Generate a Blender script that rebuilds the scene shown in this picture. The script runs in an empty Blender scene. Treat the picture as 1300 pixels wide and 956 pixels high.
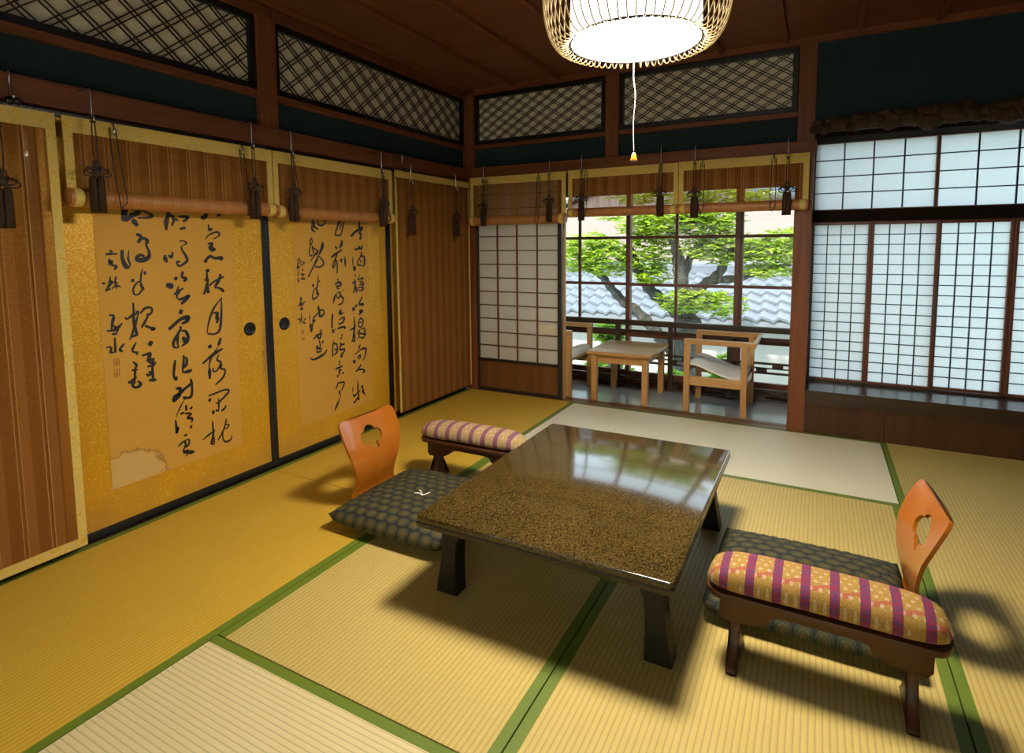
import bpy, bmesh, math, random
from mathutils import Vector, Matrix
random.seed(7)
PI = math.pi
sc = bpy.context.scene
col = sc.collection

# ------------------------------------------------------------------ nodes
class NB:
    def __init__(self, name):
        self.m = bpy.data.materials.new(name)
        self.m.use_nodes = True
        self.nt = self.m.node_tree
        self.nt.nodes.clear()
        self.out = self.n('ShaderNodeOutputMaterial')
        self.b = self.n('ShaderNodeBsdfPrincipled')
        self.l(self.b.outputs[0], self.out.inputs[0])
        self._oc = None
    def n(self, t, **k):
        nd = self.nt.nodes.new(t)
        for a, v in k.items():
            setattr(nd, a, v)
        return nd
    def l(self, a, b):
        self.nt.links.new(a, b)
    def put(self, sock, v):
        if hasattr(v, 'is_output'):
            self.l(v, sock)
        elif isinstance(v, (tuple, list)) and len(v) == 3 and sock.type == 'RGBA':
            sock.default_value = (*v, 1)
        else:
            sock.default_value = v
    def math(self, op, a, b=None, c=None):
        nd = self.n('ShaderNodeMath', operation=op)
        self.put(nd.inputs[0], a)
        if b is not None: self.put(nd.inputs[1], b)
        if c is not None: self.put(nd.inputs[2], c)
        return nd.outputs[0]
    def oc(self):
        if self._oc is None:
            self._oc = self.n('ShaderNodeTexCoord').outputs['Object']
        return self._oc
    def xyz(self):
        s = self.n('ShaderNodeSeparateXYZ')
        self.l(self.oc(), s.inputs[0])
        return s.outputs
    def scaled(self, s, rot=None):
        mp = self.n('ShaderNodeMapping')
        self.l(self.oc(), mp.inputs[0])
        mp.inputs['Scale'].default_value = s
        if rot: mp.inputs['Rotation'].default_value = rot
        return mp.outputs[0]
    def noise(self, s=(1, 1, 1), scale=5, detail=3, rough=.5, dist=0):
        nd = self.n('ShaderNodeTexNoise')
        self.l(self.scaled(s), nd.inputs['Vector'])
        nd.inputs['Scale'].default_value = scale
        nd.inputs['Detail'].default_value = detail
        nd.inputs['Roughness'].default_value = rough
        nd.inputs['Distortion'].default_value = dist
        return nd.outputs['Fac']
    def voro(self, s=(1, 1, 1), scale=5, out='Distance', feature='F1'):
        nd = self.n('ShaderNodeTexVoronoi', feature=feature)
        self.l(self.scaled(s), nd.inputs['Vector'])
        nd.inputs['Scale'].default_value = scale
        return nd.outputs[out]
    def ramp(self, fac, stops, interp='LINEAR'):
        nd = self.n('ShaderNodeValToRGB')
        cr = nd.color_ramp
        cr.interpolation = interp
        while len(cr.elements) < len(stops):
            cr.elements.new(.5)
        for e, (p, c) in zip(cr.elements, stops):
            e.position = p
            e.color = (*c, 1) if len(c) == 3 else c
        self.l(fac, nd.inputs[0])
        return nd.outputs[0]
    def mix(self, f, a, b, blend='MIX'):
        nd = self.n('ShaderNodeMix', data_type='RGBA', blend_type=blend)
        self.put(nd.inputs[0], f)
        self.put(nd.inputs[6], a)
        self.put(nd.inputs[7], b)
        return nd.outputs[2]
    def bump(self, h, strength=.3, dist=.002):
        nd = self.n('ShaderNodeBump')
        nd.inputs['Strength'].default_value = strength
        nd.inputs['Distance'].default_value = dist
        self.l(h, nd.inputs['Height'])
        self.l(nd.outputs[0], self.b.inputs['Normal'])
    def set(self, **k):
        names = dict(color='Base Color', rough='Roughness', metal='Metallic', coat='Coat Weight',
                     coatr='Coat Roughness', spec='Specular IOR Level', alpha='Alpha',
                     em='Emission Color', ems='Emission Strength', sheen='Sheen Weight')
        for a, v in k.items():
            self.put(self.b.inputs[names[a]], v)
        return self
    def band(self, v, period, lo, hi):          # 1 inside lo..hi of each period
        f = self.math('FRACT', self.math('DIVIDE', v, period))
        return self.math('MULTIPLY', self.math('GREATER_THAN', f, lo), self.math('LESS_THAN', f, hi))

def plain(name, c, rough=.5, metal=0, coat=0, **k):
    b = NB(name); b.set(color=c, rough=rough, metal=metal, coat=coat, **k)
    return b.m

def wood(name, c1, c2, axis=0, rough=.4, coat=0, fine=1.0, spec=.5):
    b = NB(name)
    s = [22 * fine, 22 * fine, 22 * fine]; s[axis] = 1.1 * fine
    s2 = [90 * fine, 90 * fine, 90 * fine]; s2[axis] = 3 * fine
    f = b.noise(tuple(s), 1, 4, .55, .6)
    g = b.noise(tuple(s2), 1, 2, .5)
    base = b.ramp(f, [(.3, c1), (.7, c2)])
    dark = tuple(x * .6 for x in c1)
    b.set(color=b.mix(b.math('MULTIPLY', g, .35), base, dark), rough=rough, coat=coat, coatr=.15, spec=spec)
    b.bump(g, .12, .001)
    return b.m

def two_sided_paper(name, c, trans=.6, stain=0):
    b = NB(name)
    f = b.noise((1, 1, 1), 60, 4, .6)
    cc = b.mix(f, tuple(x * .93 for x in c), c)
    d = b.n('ShaderNodeBsdfDiffuse'); t = b.n('ShaderNodeBsdfTranslucent'); m = b.n('ShaderNodeMixShader')
    b.l(cc, d.inputs[0]); b.l(cc, t.inputs[0])
    m.inputs[0].default_value = trans
    b.l(d.outputs[0], m.inputs[1]); b.l(t.outputs[0], m.inputs[2]); b.l(m.outputs[0], b.out.inputs[0])
    return b.m

MT = {}
RED1, RED2 = (.115, .034, .011), (.235, .074, .022)
for i, a in enumerate('xyz'):
    MT['red_' + a] = wood('reddish dark timber ' + a, RED1, RED2, i, .5, 0, 1.0, .3)
    MT['dark_' + a] = wood('dark brown timber ' + a, (.022, .010, .005), (.05, .022, .010), i, .3, .3)
    MT['pale_' + a] = wood('honey oak ' + a, (.50, .25, .075), (.66, .37, .13), i, .4, .15)
    MT['win_' + a] = wood('window timber ' + a, (.12, .030, .011), (.20, .058, .022), i, .4, .1)
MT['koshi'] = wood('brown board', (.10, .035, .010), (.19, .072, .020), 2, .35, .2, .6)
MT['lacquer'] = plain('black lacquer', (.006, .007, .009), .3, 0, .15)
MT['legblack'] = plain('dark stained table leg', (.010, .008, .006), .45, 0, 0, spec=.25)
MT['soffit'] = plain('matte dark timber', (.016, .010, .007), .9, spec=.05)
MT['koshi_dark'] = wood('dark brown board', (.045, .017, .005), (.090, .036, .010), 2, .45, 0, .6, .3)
MT['black'] = plain('satin black wood', (.012, .011, .010), .38, 0, .2)

def tatami(name, c1, c2):
    b = NB(name)
    x, y, z = b.xyz()
    w = b.math('PINGPONG', y, .0078)
    rib = b.math('DIVIDE', w, .0078)
    n1 = b.noise((6, 60, 1), 1, 3)
    n2 = b.noise((1, 1, 1), 2.2, 3)
    straw = b.noise((900, 14, 1), 1, 2)
    cc = b.mix(n1, c1, c2)
    cc = b.mix(b.math('MULTIPLY', n2, .35), cc, tuple(v * .72 for v in c1))
    cc = b.mix(b.math('MULTIPLY', straw, .35), cc, tuple(v * .62 for v in c1))
    groove = b.ramp(rib, [(0, (1, 1, 1)), (.22, (.25, .25, .25)), (.5, (0, 0, 0))])
    cc = b.mix(b.math('MULTIPLY', groove, .62), cc, tuple(v * .38 for v in c1))
    b.set(color=cc, rough=.55, spec=.35)
    hh = b.math('ADD', b.math('SMOOTH_MIN', rib, .6, .3), b.math('MULTIPLY', straw, .25))
    b.bump(hh, .55, .0022)
    return b.m
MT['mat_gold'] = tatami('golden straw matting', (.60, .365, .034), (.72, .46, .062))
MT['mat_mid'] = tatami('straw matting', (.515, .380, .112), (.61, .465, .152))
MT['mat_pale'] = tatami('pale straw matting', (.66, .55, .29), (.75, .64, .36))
MT['mat_daylit'] = tatami('straw matting painted with daylight', (.78, .71, .52), (.86, .80, .62))  # veranda daylight put into a paler straw colour
def heri():
    b = NB('green mat border'); f = b.noise((1, 1, 1), 500, 2); x, y, z = b.xyz()
    st = b.band(y, .005, 0, .5)
    c = b.mix(f, (.085, .135, .006), (.150, .215, .014)); c = b.mix(b.math('MULTIPLY', st, .3), c, (.07, .10, .006))
    b.set(color=c, rough=.6); b.bump(f, .3, .001); return b.m
MT['heri'] = heri()

def plaster():
    b = NB('teal plaster'); f = b.noise((1, 1, 1), 140, 4, .65); g = b.noise((1, 1, 1), 3, 3)
    c = b.mix(g, (.014, .029, .033), (.021, .041, .046)); c = b.mix(b.math('MULTIPLY', f, .4), c, (.009, .021, .024))
    b.set(color=c, rough=.9, spec=.2); b.bump(f, .5, .003); return b.m
MT['teal'] = plaster()

def goldleaf(name, wear=None):
    b = NB(name)
    v = b.voro((1, 1, 1), 270, 'Color'); sep = b.n('ShaderNodeSeparateColor'); b.l(v, sep.inputs[0])
    fl = b.noise((1, 1, 1), 130, 3, .7); big = b.noise((1, 1, 1), 4, 4, .6)
    x, y, z = b.xyz()
    dens = b.math('ADD', b.math('MULTIPLY_ADD', z, .26, -.12), b.math('MULTIPLY', big, .26))     # flecks denser in the upper part of the sheet
    k = b.math('MULTIPLY', b.math('LESS_THAN', sep.outputs[0], dens), .55)
    base = b.mix(big, (.60, .290, .010), (.74, .405, .016))
    base = b.mix(b.math('MULTIPLY', fl, .45), base, (.43, .19, .008))
    low = b.ramp(b.math('ADD', z, b.math('MULTIPLY', b.math('SUBTRACT', big, .5), .5)), [(.02, (1, 1, 1)), (.2, (0, 0, 0))])
    base = b.mix(b.math('MULTIPLY', low, .35), base, (.42, .25, .08))
    c = b.mix(k, base, (.86, .60, .12))
    if wear:
        ex = b.math('ADD', b.math('SUBTRACT', wear, x), b.math('MULTIPLY', b.math('SUBTRACT', b.noise((1, 1, 1), 30, 5, .7), .5), .05))
        inz = b.ramp(b.math('ABSOLUTE', b.math('SUBTRACT', z, .62)), [(.02, (.75, .75, .75)), (.24, (0, 0, 0))])
        c = b.mix(b.math('MULTIPLY', inz, b.ramp(ex, [(.0, (1, 1, 1)), (.03, (0, 0, 0))])), c, (.13, .065, .018))
        c = b.mix(b.math('MULTIPLY', inz, b.ramp(ex, [(0, (.8, .8, .8)), (.006, (0, 0, 0))])), c, (.50, .38, .22))
    b.set(color=c, rough=b.math('MULTIPLY_ADD', fl, .25, .33), metal=b.math('MULTIPLY_ADD', k, .5, .22), spec=.4)
    b.bump(fl, .3, .001); return b.m
MT['gold'] = goldleaf('gold flecked paper')
MT['gold_worn'] = goldleaf('gold flecked paper with a worn edge', .955)

def scrollpaper(sx, sz, cx, cz, name):
    b = NB(name)
    f = b.noise((1, 14, 14), 9, 4); g = b.noise((1, 1, 1), 3.5, 4, .6)
    c = b.mix(g, (.52, .270, .034), (.63, .350, .056)); c = b.mix(b.math('MULTIPLY', f, .3), c, (.40, .20, .035))
    x, y, z = b.xyz()
    dx = b.math('DIVIDE', b.math('SUBTRACT', x, cx), sx); dz = b.math('DIVIDE', b.math('SUBTRACT', z, cz), sz)
    d = b.math('SQRT', b.math('ADD', b.math('MULTIPLY', dx, dx), b.math('MULTIPLY', dz, dz)))
    d = b.math('ADD', d, b.math('MULTIPLY', b.math('SUBTRACT', b.noise((1, 1, 1), 22, 4, .6), .5), .55))
    c = b.mix(b.ramp(d, [(.0, (.6, .6, .6)), (.93, (.45, .45, .45)), (1.0, (0, 0, 0))]), c, (.62, .44, .20))
    c = b.mix(b.ramp(d, [(.88, (0, 0, 0)), (.98, (.75, .75, .75)), (1.06, (0, 0, 0))]), c, (.22, .10, .02))
    b.set(color=c, rough=.6, spec=.25); return b.m
MT['ink'] = plain('black ink', (.008, .008, .010), .55)
MT['seal'] = plain('faded red seal ink', (.30, .095, .035), .7)

MT['shoji'] = two_sided_paper('white paper screen', (.90, .93, .93), .66)
MT['shoji_bright'] = two_sided_paper('warm white paper with painted daylight', (.97, .93, .84), .70)  # paler, more translucent paper stands in for brighter veranda daylight
MT['shoji_fill'] = two_sided_paper('warm white paper screen', (.92, .87, .76), .6)
MT['oldpaper'] = two_sided_paper('cream paper', (.80, .72, .52), .2)

def sudare(name, tint=1.0):
    b = NB(name); x, y, z = b.xyz()
    slat = b.noise((1.2, 1, 420), 1, 2); fade = b.noise((5, 1, .7), 1, 2)
    c = b.mix(slat, (.195 * tint, .072 * tint, .016 * tint), (.40 * tint, .163 * tint, .038 * tint))
    c = b.mix(b.math('MULTIPLY', fade, .4), c, (.27 * tint, .088 * tint, .018 * tint))
    xx = b.math('ADD', x, .03)
    t1 = b.band(xx, .082, .0, .03); t2 = b.band(xx, .082, .16, .19)
    th = b.math('ADD', t1, t2)
    wide = b.band(xx, .082, .19, .55)
    c = b.mix(b.math('MULTIPLY', wide, .34), c, (.56, .26, .075))
    c = b.mix(b.math('MULTIPLY', th, .8), c, (.62, .36, .13))
    d = b.n('ShaderNodeBsdfDiffuse'); b.l(c, d.inputs[0])
    tl = b.n('ShaderNodeBsdfTranslucent'); b.l(c, tl.inputs[0])
    m1 = b.n('ShaderNodeMixShader'); m1.inputs[0].default_value = .25
    b.l(d.outputs[0], m1.inputs[1]); b.l(tl.outputs[0], m1.inputs[2])
    tr = b.n('ShaderNodeBsdfTransparent'); m2 = b.n('ShaderNodeMixShader')
    gap = b.math('LESS_THAN', b.math('FRACT', b.math('DIVIDE', z, .0031)), .34)
    b.l(b.math('MULTIPLY', gap, b.math('SUBTRACT', 1.0, th)), m2.inputs[0])
    b.l(m1.outputs[0], m2.inputs[1]); b.l(tr.outputs[0], m2.inputs[2]); b.l(m2.outputs[0], b.out.inputs[0])
    return b.m
MT['sudare'] = sudare('split bamboo blind')
def rollmat():
    b = NB('rolled split bamboo'); x, y, z = b.xyz()
    f = b.noise((2, 300, 300), 1, 2)
    c = b.mix(f, (.30, .108, .026), (.46, .190, .048))
    t = b.math('ADD', b.band(b.math('ADD', x, .03), .082, 0, .03), b.band(b.math('ADD', x, .03), .082, .16, .19))
    c = b.mix(b.math('MULTIPLY', t, .6), c, (.52, .32, .12))
    b.set(color=c, rough=.5); b.bump(f, .2, .001); return b.m
MT['roll'] = rollmat()
def brocade_yellow():
    b = NB('yellow brocade'); f = b.noise((1, 1, 1), 26, 3, .6, 2.5); g = b.noise((1, 1, 1), 400, 1)
    c = b.ramp(f, [(.35, (.62, .38, .050)), (.48, (.76, .54, .13)), (.54, (.52, .43, .17)), (.62, (.74, .50, .10)), (.75, (.60, .36, .04))])
    c = b.mix(b.math('MULTIPLY', g, .3), c, (.30, .20, .04))
    b.set(color=c, rough=.7, spec=.2); b.bump(f, .25, .002); return b.m
MT['brocade'] = brocade_yellow()
def silk(name, c):
    b = NB(name); f = b.noise((300, 300, 4), 1, 2)
    b.set(color=b.mix(f, tuple(v * .55 for v in c), c), rough=.7, spec=.2); return b.m
MT['silk'] = silk('dark brown silk', (.050, .023, .010))
MT['cord'] = plain('dark brown cord', (.035, .017, .009), .7)
MT['steel'] = plain('bright metal', (.55, .56, .60), .22, 1)
MT['iron'] = plain('blackened metal', (.02, .02, .022), .35, .6)

def stone_lacquer():
    b = NB('speckled brown lacquer')
    v = b.voro((1, 1, 1), 360, 'Color'); s = b.n('ShaderNodeSeparateColor'); b.l(v, s.inputs[0])
    big = b.noise((1, 1, 1), 5, 4, .6)
    c = b.ramp(b.math('ADD', s.outputs[0], b.math('MULTIPLY', b.math('SUBTRACT', big, .5), .5)),
               [(0, (.014, .010, .004)), (.30, (.030, .020, .006)), (.5, (.054, .035, .009)), (.78, (.078, .049, .013)), (1, (.115, .072, .021))])
    b.set(color=c, rough=.12, coat=.12, coatr=.05, spec=.45); return b.m
MT['tabletop'] = stone_lacquer()
MT['tableside'] = wood('dark table edge', (.014, .008, .004), (.030, .016, .008), 0, .3, .1, 1.0, .35)

def cells(b, x, y, px, py):
    v = b.math('DIVIDE', y, py); row = b.math('FLOOR', v)
    u = b.math('ADD', b.math('DIVIDE', x, px), b.math('MULTIPLY', b.math('FLOORED_MODULO', row, 2.0), .5))
    fu = b.math('SUBTRACT', b.math('FRACT', u), .5); fv = b.math('SUBTRACT', b.math('FRACT', v), .5)
    d = b.math('SQRT', b.math('ADD', b.math('MULTIPLY', fu, fu), b.math('MULTIPLY', fv, fv)))
    return d, fu, fv
def zabuton():
    b = NB('dark floral brocade'); x, y, z = b.xyz()
    d, fu, fv = cells(b, x, y, .054, .042)
    j = b.math('MULTIPLY', b.math('SUBTRACT', b.noise((1, 1, 1), 120, 3), .5), .22)
    c = b.ramp(b.math('ADD', d, j), [(0, (.13, .05, .018)), (.10, (.155, .10, .024)), (.20, (.055, .058, .022)), (.28, (.12, .092, .030)),
                                    (.36, (.020, .036, .024)), (.43, (.085, .076, .034)), (.48, (.012, .018, .016)), (.56, (.026, .018, .036)), (.62, (.007, .010, .012))])
    fine = b.voro((1, 1, 1), 420, 'Color'); sp = b.n('ShaderNodeSeparateColor'); b.l(fine, sp.inputs[0])
    c = b.mix(b.math('MULTIPLY', sp.outputs[0], .45), c, (.016, .022, .018))
    b.set(color=c, rough=.75, spec=.2); b.bump(d, .3, .004); return b.m
MT['zabuton'] = zabuton()
def armbrocade(name, c1, c2, p1, p2, motif):
    b = NB(name); x, y, z = b.xyz()
    st = b.band(b.math('ADD', x, -.0208), .066, 0, .34)
    d, fu, fv = cells(b, x, y, .022, .022)
    n = b.noise((1, 1, 1), 160, 2); v = b.voro((1, 1, 1), 150, 'Distance')
    base = b.mix(n, c1, c2)
    arc = b.math('ABSOLUTE', b.math('SUBTRACT', b.math('ADD', b.math('ABSOLUTE', y), b.math('MULTIPLY', b.math('SINE', b.math('MULTIPLY', x, 95.2)), .006)), .048))
    base = b.mix(b.math('MULTIPLY', b.math('LESS_THAN', arc, .006), .8), base, motif)
    base = b.mix(b.math('MULTIPLY', b.math('LESS_THAN', d, .22), .45), base, (.62, .52, .42))
    pur = b.mix(b.ramp(v, [(.30, (1, 1, 1)), (.50, (0, 0, 0))]), p1, p2)
    fl = b.noise((1, 1, 1), 420, 2); base = b.mix(b.ramp(fl, [(.45, (0, 0, 0)), (.6, (.6, .6, .6))]), base, tuple(q * .55 for q in c1))
    b.set(color=b.mix(st, base, pur), rough=.75, spec=.2); b.bump(n, .2, .001); return b.m
MT['arm_red'] = armbrocade('ochre brocade with plum bands', (.29, .165, .032), (.41, .25, .065), (.19, .024, .062), (.045, .045, .13), (.38, .07, .065))
MT['arm_pale'] = armbrocade('tan brocade with mauve bands', (.36, .235, .10), (.46, .32, .16), (.22, .075, .12), (.13, .07, .13), (.36, .22, .09))
def ply():
    b = NB('glossy orange brown plywood'); f = b.noise((14, 14, 1.2), 1, 4, .5, .5)
    b.set(color=b.mix(f, (.31, .080, .005), (.46, .145, .009)), rough=.30, coat=.4, coatr=.10, spec=.35); return b.m
MT['ply'] = ply()
MT['armwood'] = wood('dark reddish walnut', (.050, .016, .004), (.098, .035, .009), 0, .38, 0, 1.0, .35)
MT['canvas'] = plain('cream canvas', (.84, .79, .72), .8)
MT['grey_thread'] = plain('pale grey cord', (.30, .29, .28), .8)
MT['white_thread'] = plain('white thread', (.85, .85, .82), .7)
MT['amber'] = plain('amber bead', (.75, .27, .02), .2, 0, .5)
MT['bamboo'] = plain('split bamboo ribs', (.62, .44, .20), .45)
MT['ring'] = plain('dark ring', (.03, .035, .05), .5)
def lampmat(name, c, k):
    b = NB(name)
    e = b.n('ShaderNodeEmission'); e.inputs[0].default_value = (*c, 1); e.inputs[1].default_value = k
    b.l(e.outputs[0], b.out.inputs[0]); return b.m
MT['glow'] = lampmat('bright lamp diffuser', (1.0, .90, .73), 168.0)
MT['glow_side'] = lampmat('glowing paper drum', (1.0, .95, .88), 4.5)

def ceilwood():
    b = NB('red brown ceiling boards'); x, y, z = b.xyz()
    board = b.math('FLOOR', b.math('DIVIDE', y, .29))
    f = b.noise((1.6, 30, 1), 1, 4, .55, .4)
    wn = b.n('ShaderNodeTexWhiteNoise', noise_dimensions='1D'); b.l(board, wn.inputs['W'])
    c = b.mix(f, (.105, .033, .013), (.215, .072, .028))
    c = b.mix(b.math('MULTIPLY', wn.outputs[0], .5), c, (.085, .026, .011))
    seam = b.band(y, .29, 0, .02)
    c = b.mix(seam, c, (.008, .003, .002))
    b.set(color=c, rough=.42); return b.m
MT['ceil'] = ceilwood()
def verandawood():
    b = NB('polished veranda boards'); x, y, z = b.xyz()
    sh = b.math('ADD', x, b.math('MULTIPLY', y, -.05))
    board = b.math('FLOOR', b.math('DIVIDE', sh, .305))
    wn = b.n('ShaderNodeTexWhiteNoise', noise_dimensions='1D'); b.l(board, wn.inputs['W'])
    f = b.noise((26, 1.4, 1), 1, 4, .6, .5)
    c = b.mix(f, (.27, .29, .33), (.38, .40, .44)); c = b.mix(b.math('MULTIPLY', wn.outputs[0], .4), c, (.24, .25, .28))  # sky reflection and daylight put into the grey blue board colour
    c = b.mix(b.band(sh, .305, 0, .012), c, (.25, .25, .26))
    b.set(color=c, rough=.25, coat=.5, coatr=.18); return b.m
MT['veranda'] = verandawood()
def glassmat():
    b = NB('window glass'); g = b.n('ShaderNodeBsdfGlossy'); g.inputs['Roughness'].default_value = .02
    t = b.n('ShaderNodeBsdfTransparent'); fr = b.n('ShaderNodeFresnel'); fr.inputs[0].default_value = 1.35
    t.inputs[0].default_value = (.97, .98, .98, 1)
    m = b.n('ShaderNodeMixShader'); b.l(fr.outputs[0], m.inputs[0]); b.l(t.outputs[0], m.inputs[1]); b.l(g.outputs[0], m.inputs[2])
    b.l(m.outputs[0], b.out.inputs[0]); return b.m
MT['glass'] = glassmat()
def leafmat(name, c1, c2, c3):
    b = NB(name); gi = b.n('ShaderNodeNewGeometry').outputs['Random Per Island']
    c = b.ramp(gi, [(0, c1), (.5, c2), (1, c3)])
    d = b.n('ShaderNodeBsdfDiffuse'); t = b.n('ShaderNodeBsdfTranslucent'); m = b.n('ShaderNodeMixShader'); m.inputs[0].default_value = .4
    b.l(c, d.inputs[0]); b.l(c, t.inputs[0]); b.l(d.outputs[0], m.inputs[1]); b.l(t.outputs[0], m.inputs[2]); b.l(m.outputs[0], b.out.inputs[0])
    return b.m
MT['leaf'] = leafmat('yellow green leaves', (.17, .30, .02), (.34, .50, .03), (.55, .58, .10))
MT['leaf_dark'] = leafmat('garden shrub leaves', (.12, .27, .03), (.27, .46, .05), (.45, .56, .08))
def barkm():
    b = NB('mottled bark'); f = b.noise((1, 1, .5), 22, 5, .7)
    b.set(color=b.ramp(f, [(.3, (.022, .020, .016)), (.55, (.065, .060, .048)), (.75, (.15, .145, .12))]), rough=.9); b.bump(f, .8, .02); return b.m
MT['bark'] = barkm()
def rootm():
    b = NB('gnarled burl wood'); f = b.noise((1, 1, 1), 60, 6, .75)
    b.set(color=b.ramp(f, [(.32, (.012, .006, .002)), (.55, (.075, .036, .010)), (.75, (.17, .090, .026))]), rough=.7); b.bump(f, 1, .012); return b.m
MT['burl'] = rootm()
def tilem():
    b = NB('grey roof tiles'); f = b.noise((1, 1, 1), 4, 4)
    b.set(color=b.mix(f, (.10, .11, .125), (.17, .18, .20)), rough=.45); return b.m
MT['tile'] = tilem()
MT['render_pale'] = plain('pale rendered wall', (.40, .37, .32), .9)
MT['render_pink'] = plain('pinkish cream wall', (.33, .245, .205), .9)
MT['greyboard'] = plain('grey fascia board', (.20, .20, .21), .8)
MT['blueglass'] = plain('grey blue window glass', (.25, .32, .40), .2)
def groundm():
    b = NB('mossy ground'); f = b.noise((1, 1, 1), 3, 5, .6)
    b.set(color=b.mix(f, (.10, .15, .05), (.25, .24, .15)), rough=.95); return b.m
MT['ground'] = groundm()

# ------------------------------------------------------------------ mesh helpers
def box(bm, x0, x1, y0, y1, z0, z1, bev=0):
    t = bmesh.new()
    bmesh.ops.create_cube(t, size=1)
    bmesh.ops.scale(t, vec=(abs(x1 - x0), abs(y1 - y0), abs(z1 - z0)), verts=t.verts)
    bmesh.ops.translate(t, vec=((x0 + x1) / 2, (y0 + y1) / 2, (z0 + z1) / 2), verts=t.verts)
    if bev:
        bmesh.ops.bevel(t, geom=list(t.edges), offset=bev, segments=2, affect='EDGES', profile=.5)
    merge(bm, t)
def merge(bm, t, mtx=None):
    if mtx is not None:
        bmesh.ops.transform(t, matrix=mtx, verts=t.verts)
    me = bpy.data.meshes.new('tmp'); t.to_mesh(me); t.free(); bm.from_mesh(me); bpy.data.meshes.remove(me)
def bar(bm, p, q, w, d, up=(0, 1, 0)):
    """rectangular bar from p to q, w across, d along up"""
    p, q, up = Vector(p), Vector(q), Vector(up)
    a = (q - p).normalized(); s = a.cross(up).normalized(); u = s.cross(a)
    vs = []
    for c in (p, q):
        for i, j in ((-1, -1), (1, -1), (1, 1), (-1, 1)):
            vs.append(bm.verts.new(c + s * (i * w / 2) + u * (j * d / 2)))
    for f in ((0, 1, 2, 3), (7, 6, 5, 4), (0, 4, 5, 1), (1, 5, 6, 2), (2, 6, 7, 3), (3, 7, 4, 0)):
        bm.faces.new([vs[i] for i in f])
def tube(bm, pts, r, seg=8, cap=True, closed=False):
    pts = [Vector(p) for p in pts]
    n = len(pts)
    rs = r if isinstance(r, (list, tuple)) else [r] * n
    rings = []
    ref = None
    for i, p in enumerate(pts):
        if closed: t = pts[(i + 1) % n] - pts[i - 1]
        else: t = pts[min(i + 1, n - 1)] - pts[max(i - 1, 0)]
        t.normalize()
        if ref is None:
            ref = t.orthogonal().normalized()
        s = (ref - t * ref.dot(t))
        s = s.normalized() if s.length > 1e-6 else t.orthogonal().normalized()
        ref = s; u = t.cross(s)
        rings.append([bm.verts.new(p + (s * math.cos(2 * PI * k / seg) + u * math.sin(2 * PI * k / seg)) * rs[i]) for k in range(seg)])
    for i in range(n if closed else n - 1):
        a, b = rings[i], rings[(i + 1) % n]
        for k in range(seg):
            bm.faces.new((a[k], a[(k + 1) % seg], b[(k + 1) % seg], b[k]))
    if cap and not closed:
        bm.faces.new(list(reversed(rings[0]))); bm.faces.new(rings[-1])
def lathe(bm, prof, seg=32, cx=0, cy=0, ripple=0, nrip=0, capb=True, capt=True):
    rings = []
    for r, z in prof:
        ring = []
        for k in range(seg):
            a = 2 * PI * k / seg
            rr = r * (1 + ripple * math.cos(nrip * a))
            ring.append(bm.verts.new((cx + rr * math.cos(a), cy + rr * math.sin(a), z)))
        rings.append(ring)
    for a, b in zip(rings, rings[1:]):
        for k in range(seg):
            bm.faces.new((a[k], a[(k + 1) % seg], b[(k + 1) % seg], b[k]))
    if capb: bm.faces.new(list(reversed(rings[0])))
    if capt: bm.faces.new(rings[-1])
def prism(bm, outline, d0, d1, plane='xz', bev=0):
    """outline in a plane, extruded along the third axis from d0 to d1"""
    def P(a, b, c):
        return {'xz': (a, c, b), 'xy': (a, b, c), 'yz': (c, a, b)}[plane]
    t = bmesh.new()
    v0 = [t.verts.new(P(a, b, d0)) for a, b in outline]; v1 = [t.verts.new(P(a, b, d1)) for a, b in outline]
    n = len(outline)
    t.faces.new(v0); t.faces.new(list(reversed(v1)))
    for i in range(n):
        t.faces.new((v0[i], v1[i], v1[(i + 1) % n], v0[(i + 1) % n]))
    bmesh.ops.recalc_face_normals(t, faces=t.faces)
    if bev:
        bmesh.ops.bevel(t, geom=[e for e in t.edges if e.calc_face_angle(0) > .5], offset=bev, segments=2, affect='EDGES', profile=.5)
    merge(bm, t)
def spline(pts, n=6):
    out = []
    P = [Vector(p) for p in pts]
    if len(P) < 3:
        return [P[0].lerp(P[-1], i / n) for i in range(n + 1)]
    for i in range(len(P) - 1):
        p0, p1, p2, p3 = P[max(i - 1, 0)], P[i], P[i + 1], P[min(i + 2, len(P) - 1)]
        for k in range(n):
            t = k / n
            out.append(.5 * ((2 * p1) + (p2 - p0) * t + (2 * p0 - 5 * p1 + 4 * p2 - p3) * t * t + (3 * p1 - p0 - 3 * p2 + p3) * t ** 3))
    out.append(P[-1])
    return out
def obj(name, bm, m, parent=None, smooth=False, loc=None, rot=None):
    me = bpy.data.meshes.new(name)
    bmesh.ops.recalc_face_normals(bm, faces=bm.faces)
    bm.to_mesh(me); bm.free()
    me.materials.append(MT[m] if isinstance(m, str) else m)
    if smooth:
        for p in me.polygons: p.use_smooth = True
    o = bpy.data.objects.new(name, me); col.objects.link(o)
    if parent: o.parent = parent
    if loc: o.location = loc
    if rot: o.rotation_euler = rot
    return o
def smooth_angle(o, a=.7):
    for p in o.data.polygons: p.use_smooth = True
    bm = bmesh.new(); bm.from_mesh(o.data)
    for e in bm.edges:
        if len(e.link_faces) == 2 and e.calc_face_angle(0) > a: e.smooth = False
    bm.to_mesh(o.data); bm.free()
    return o
def tag(o, label, cat, group=None, kind=None):
    o['label'] = label; o['category'] = cat
    if group: o['group'] = group
    if kind: o['kind'] = kind
    return o
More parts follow.
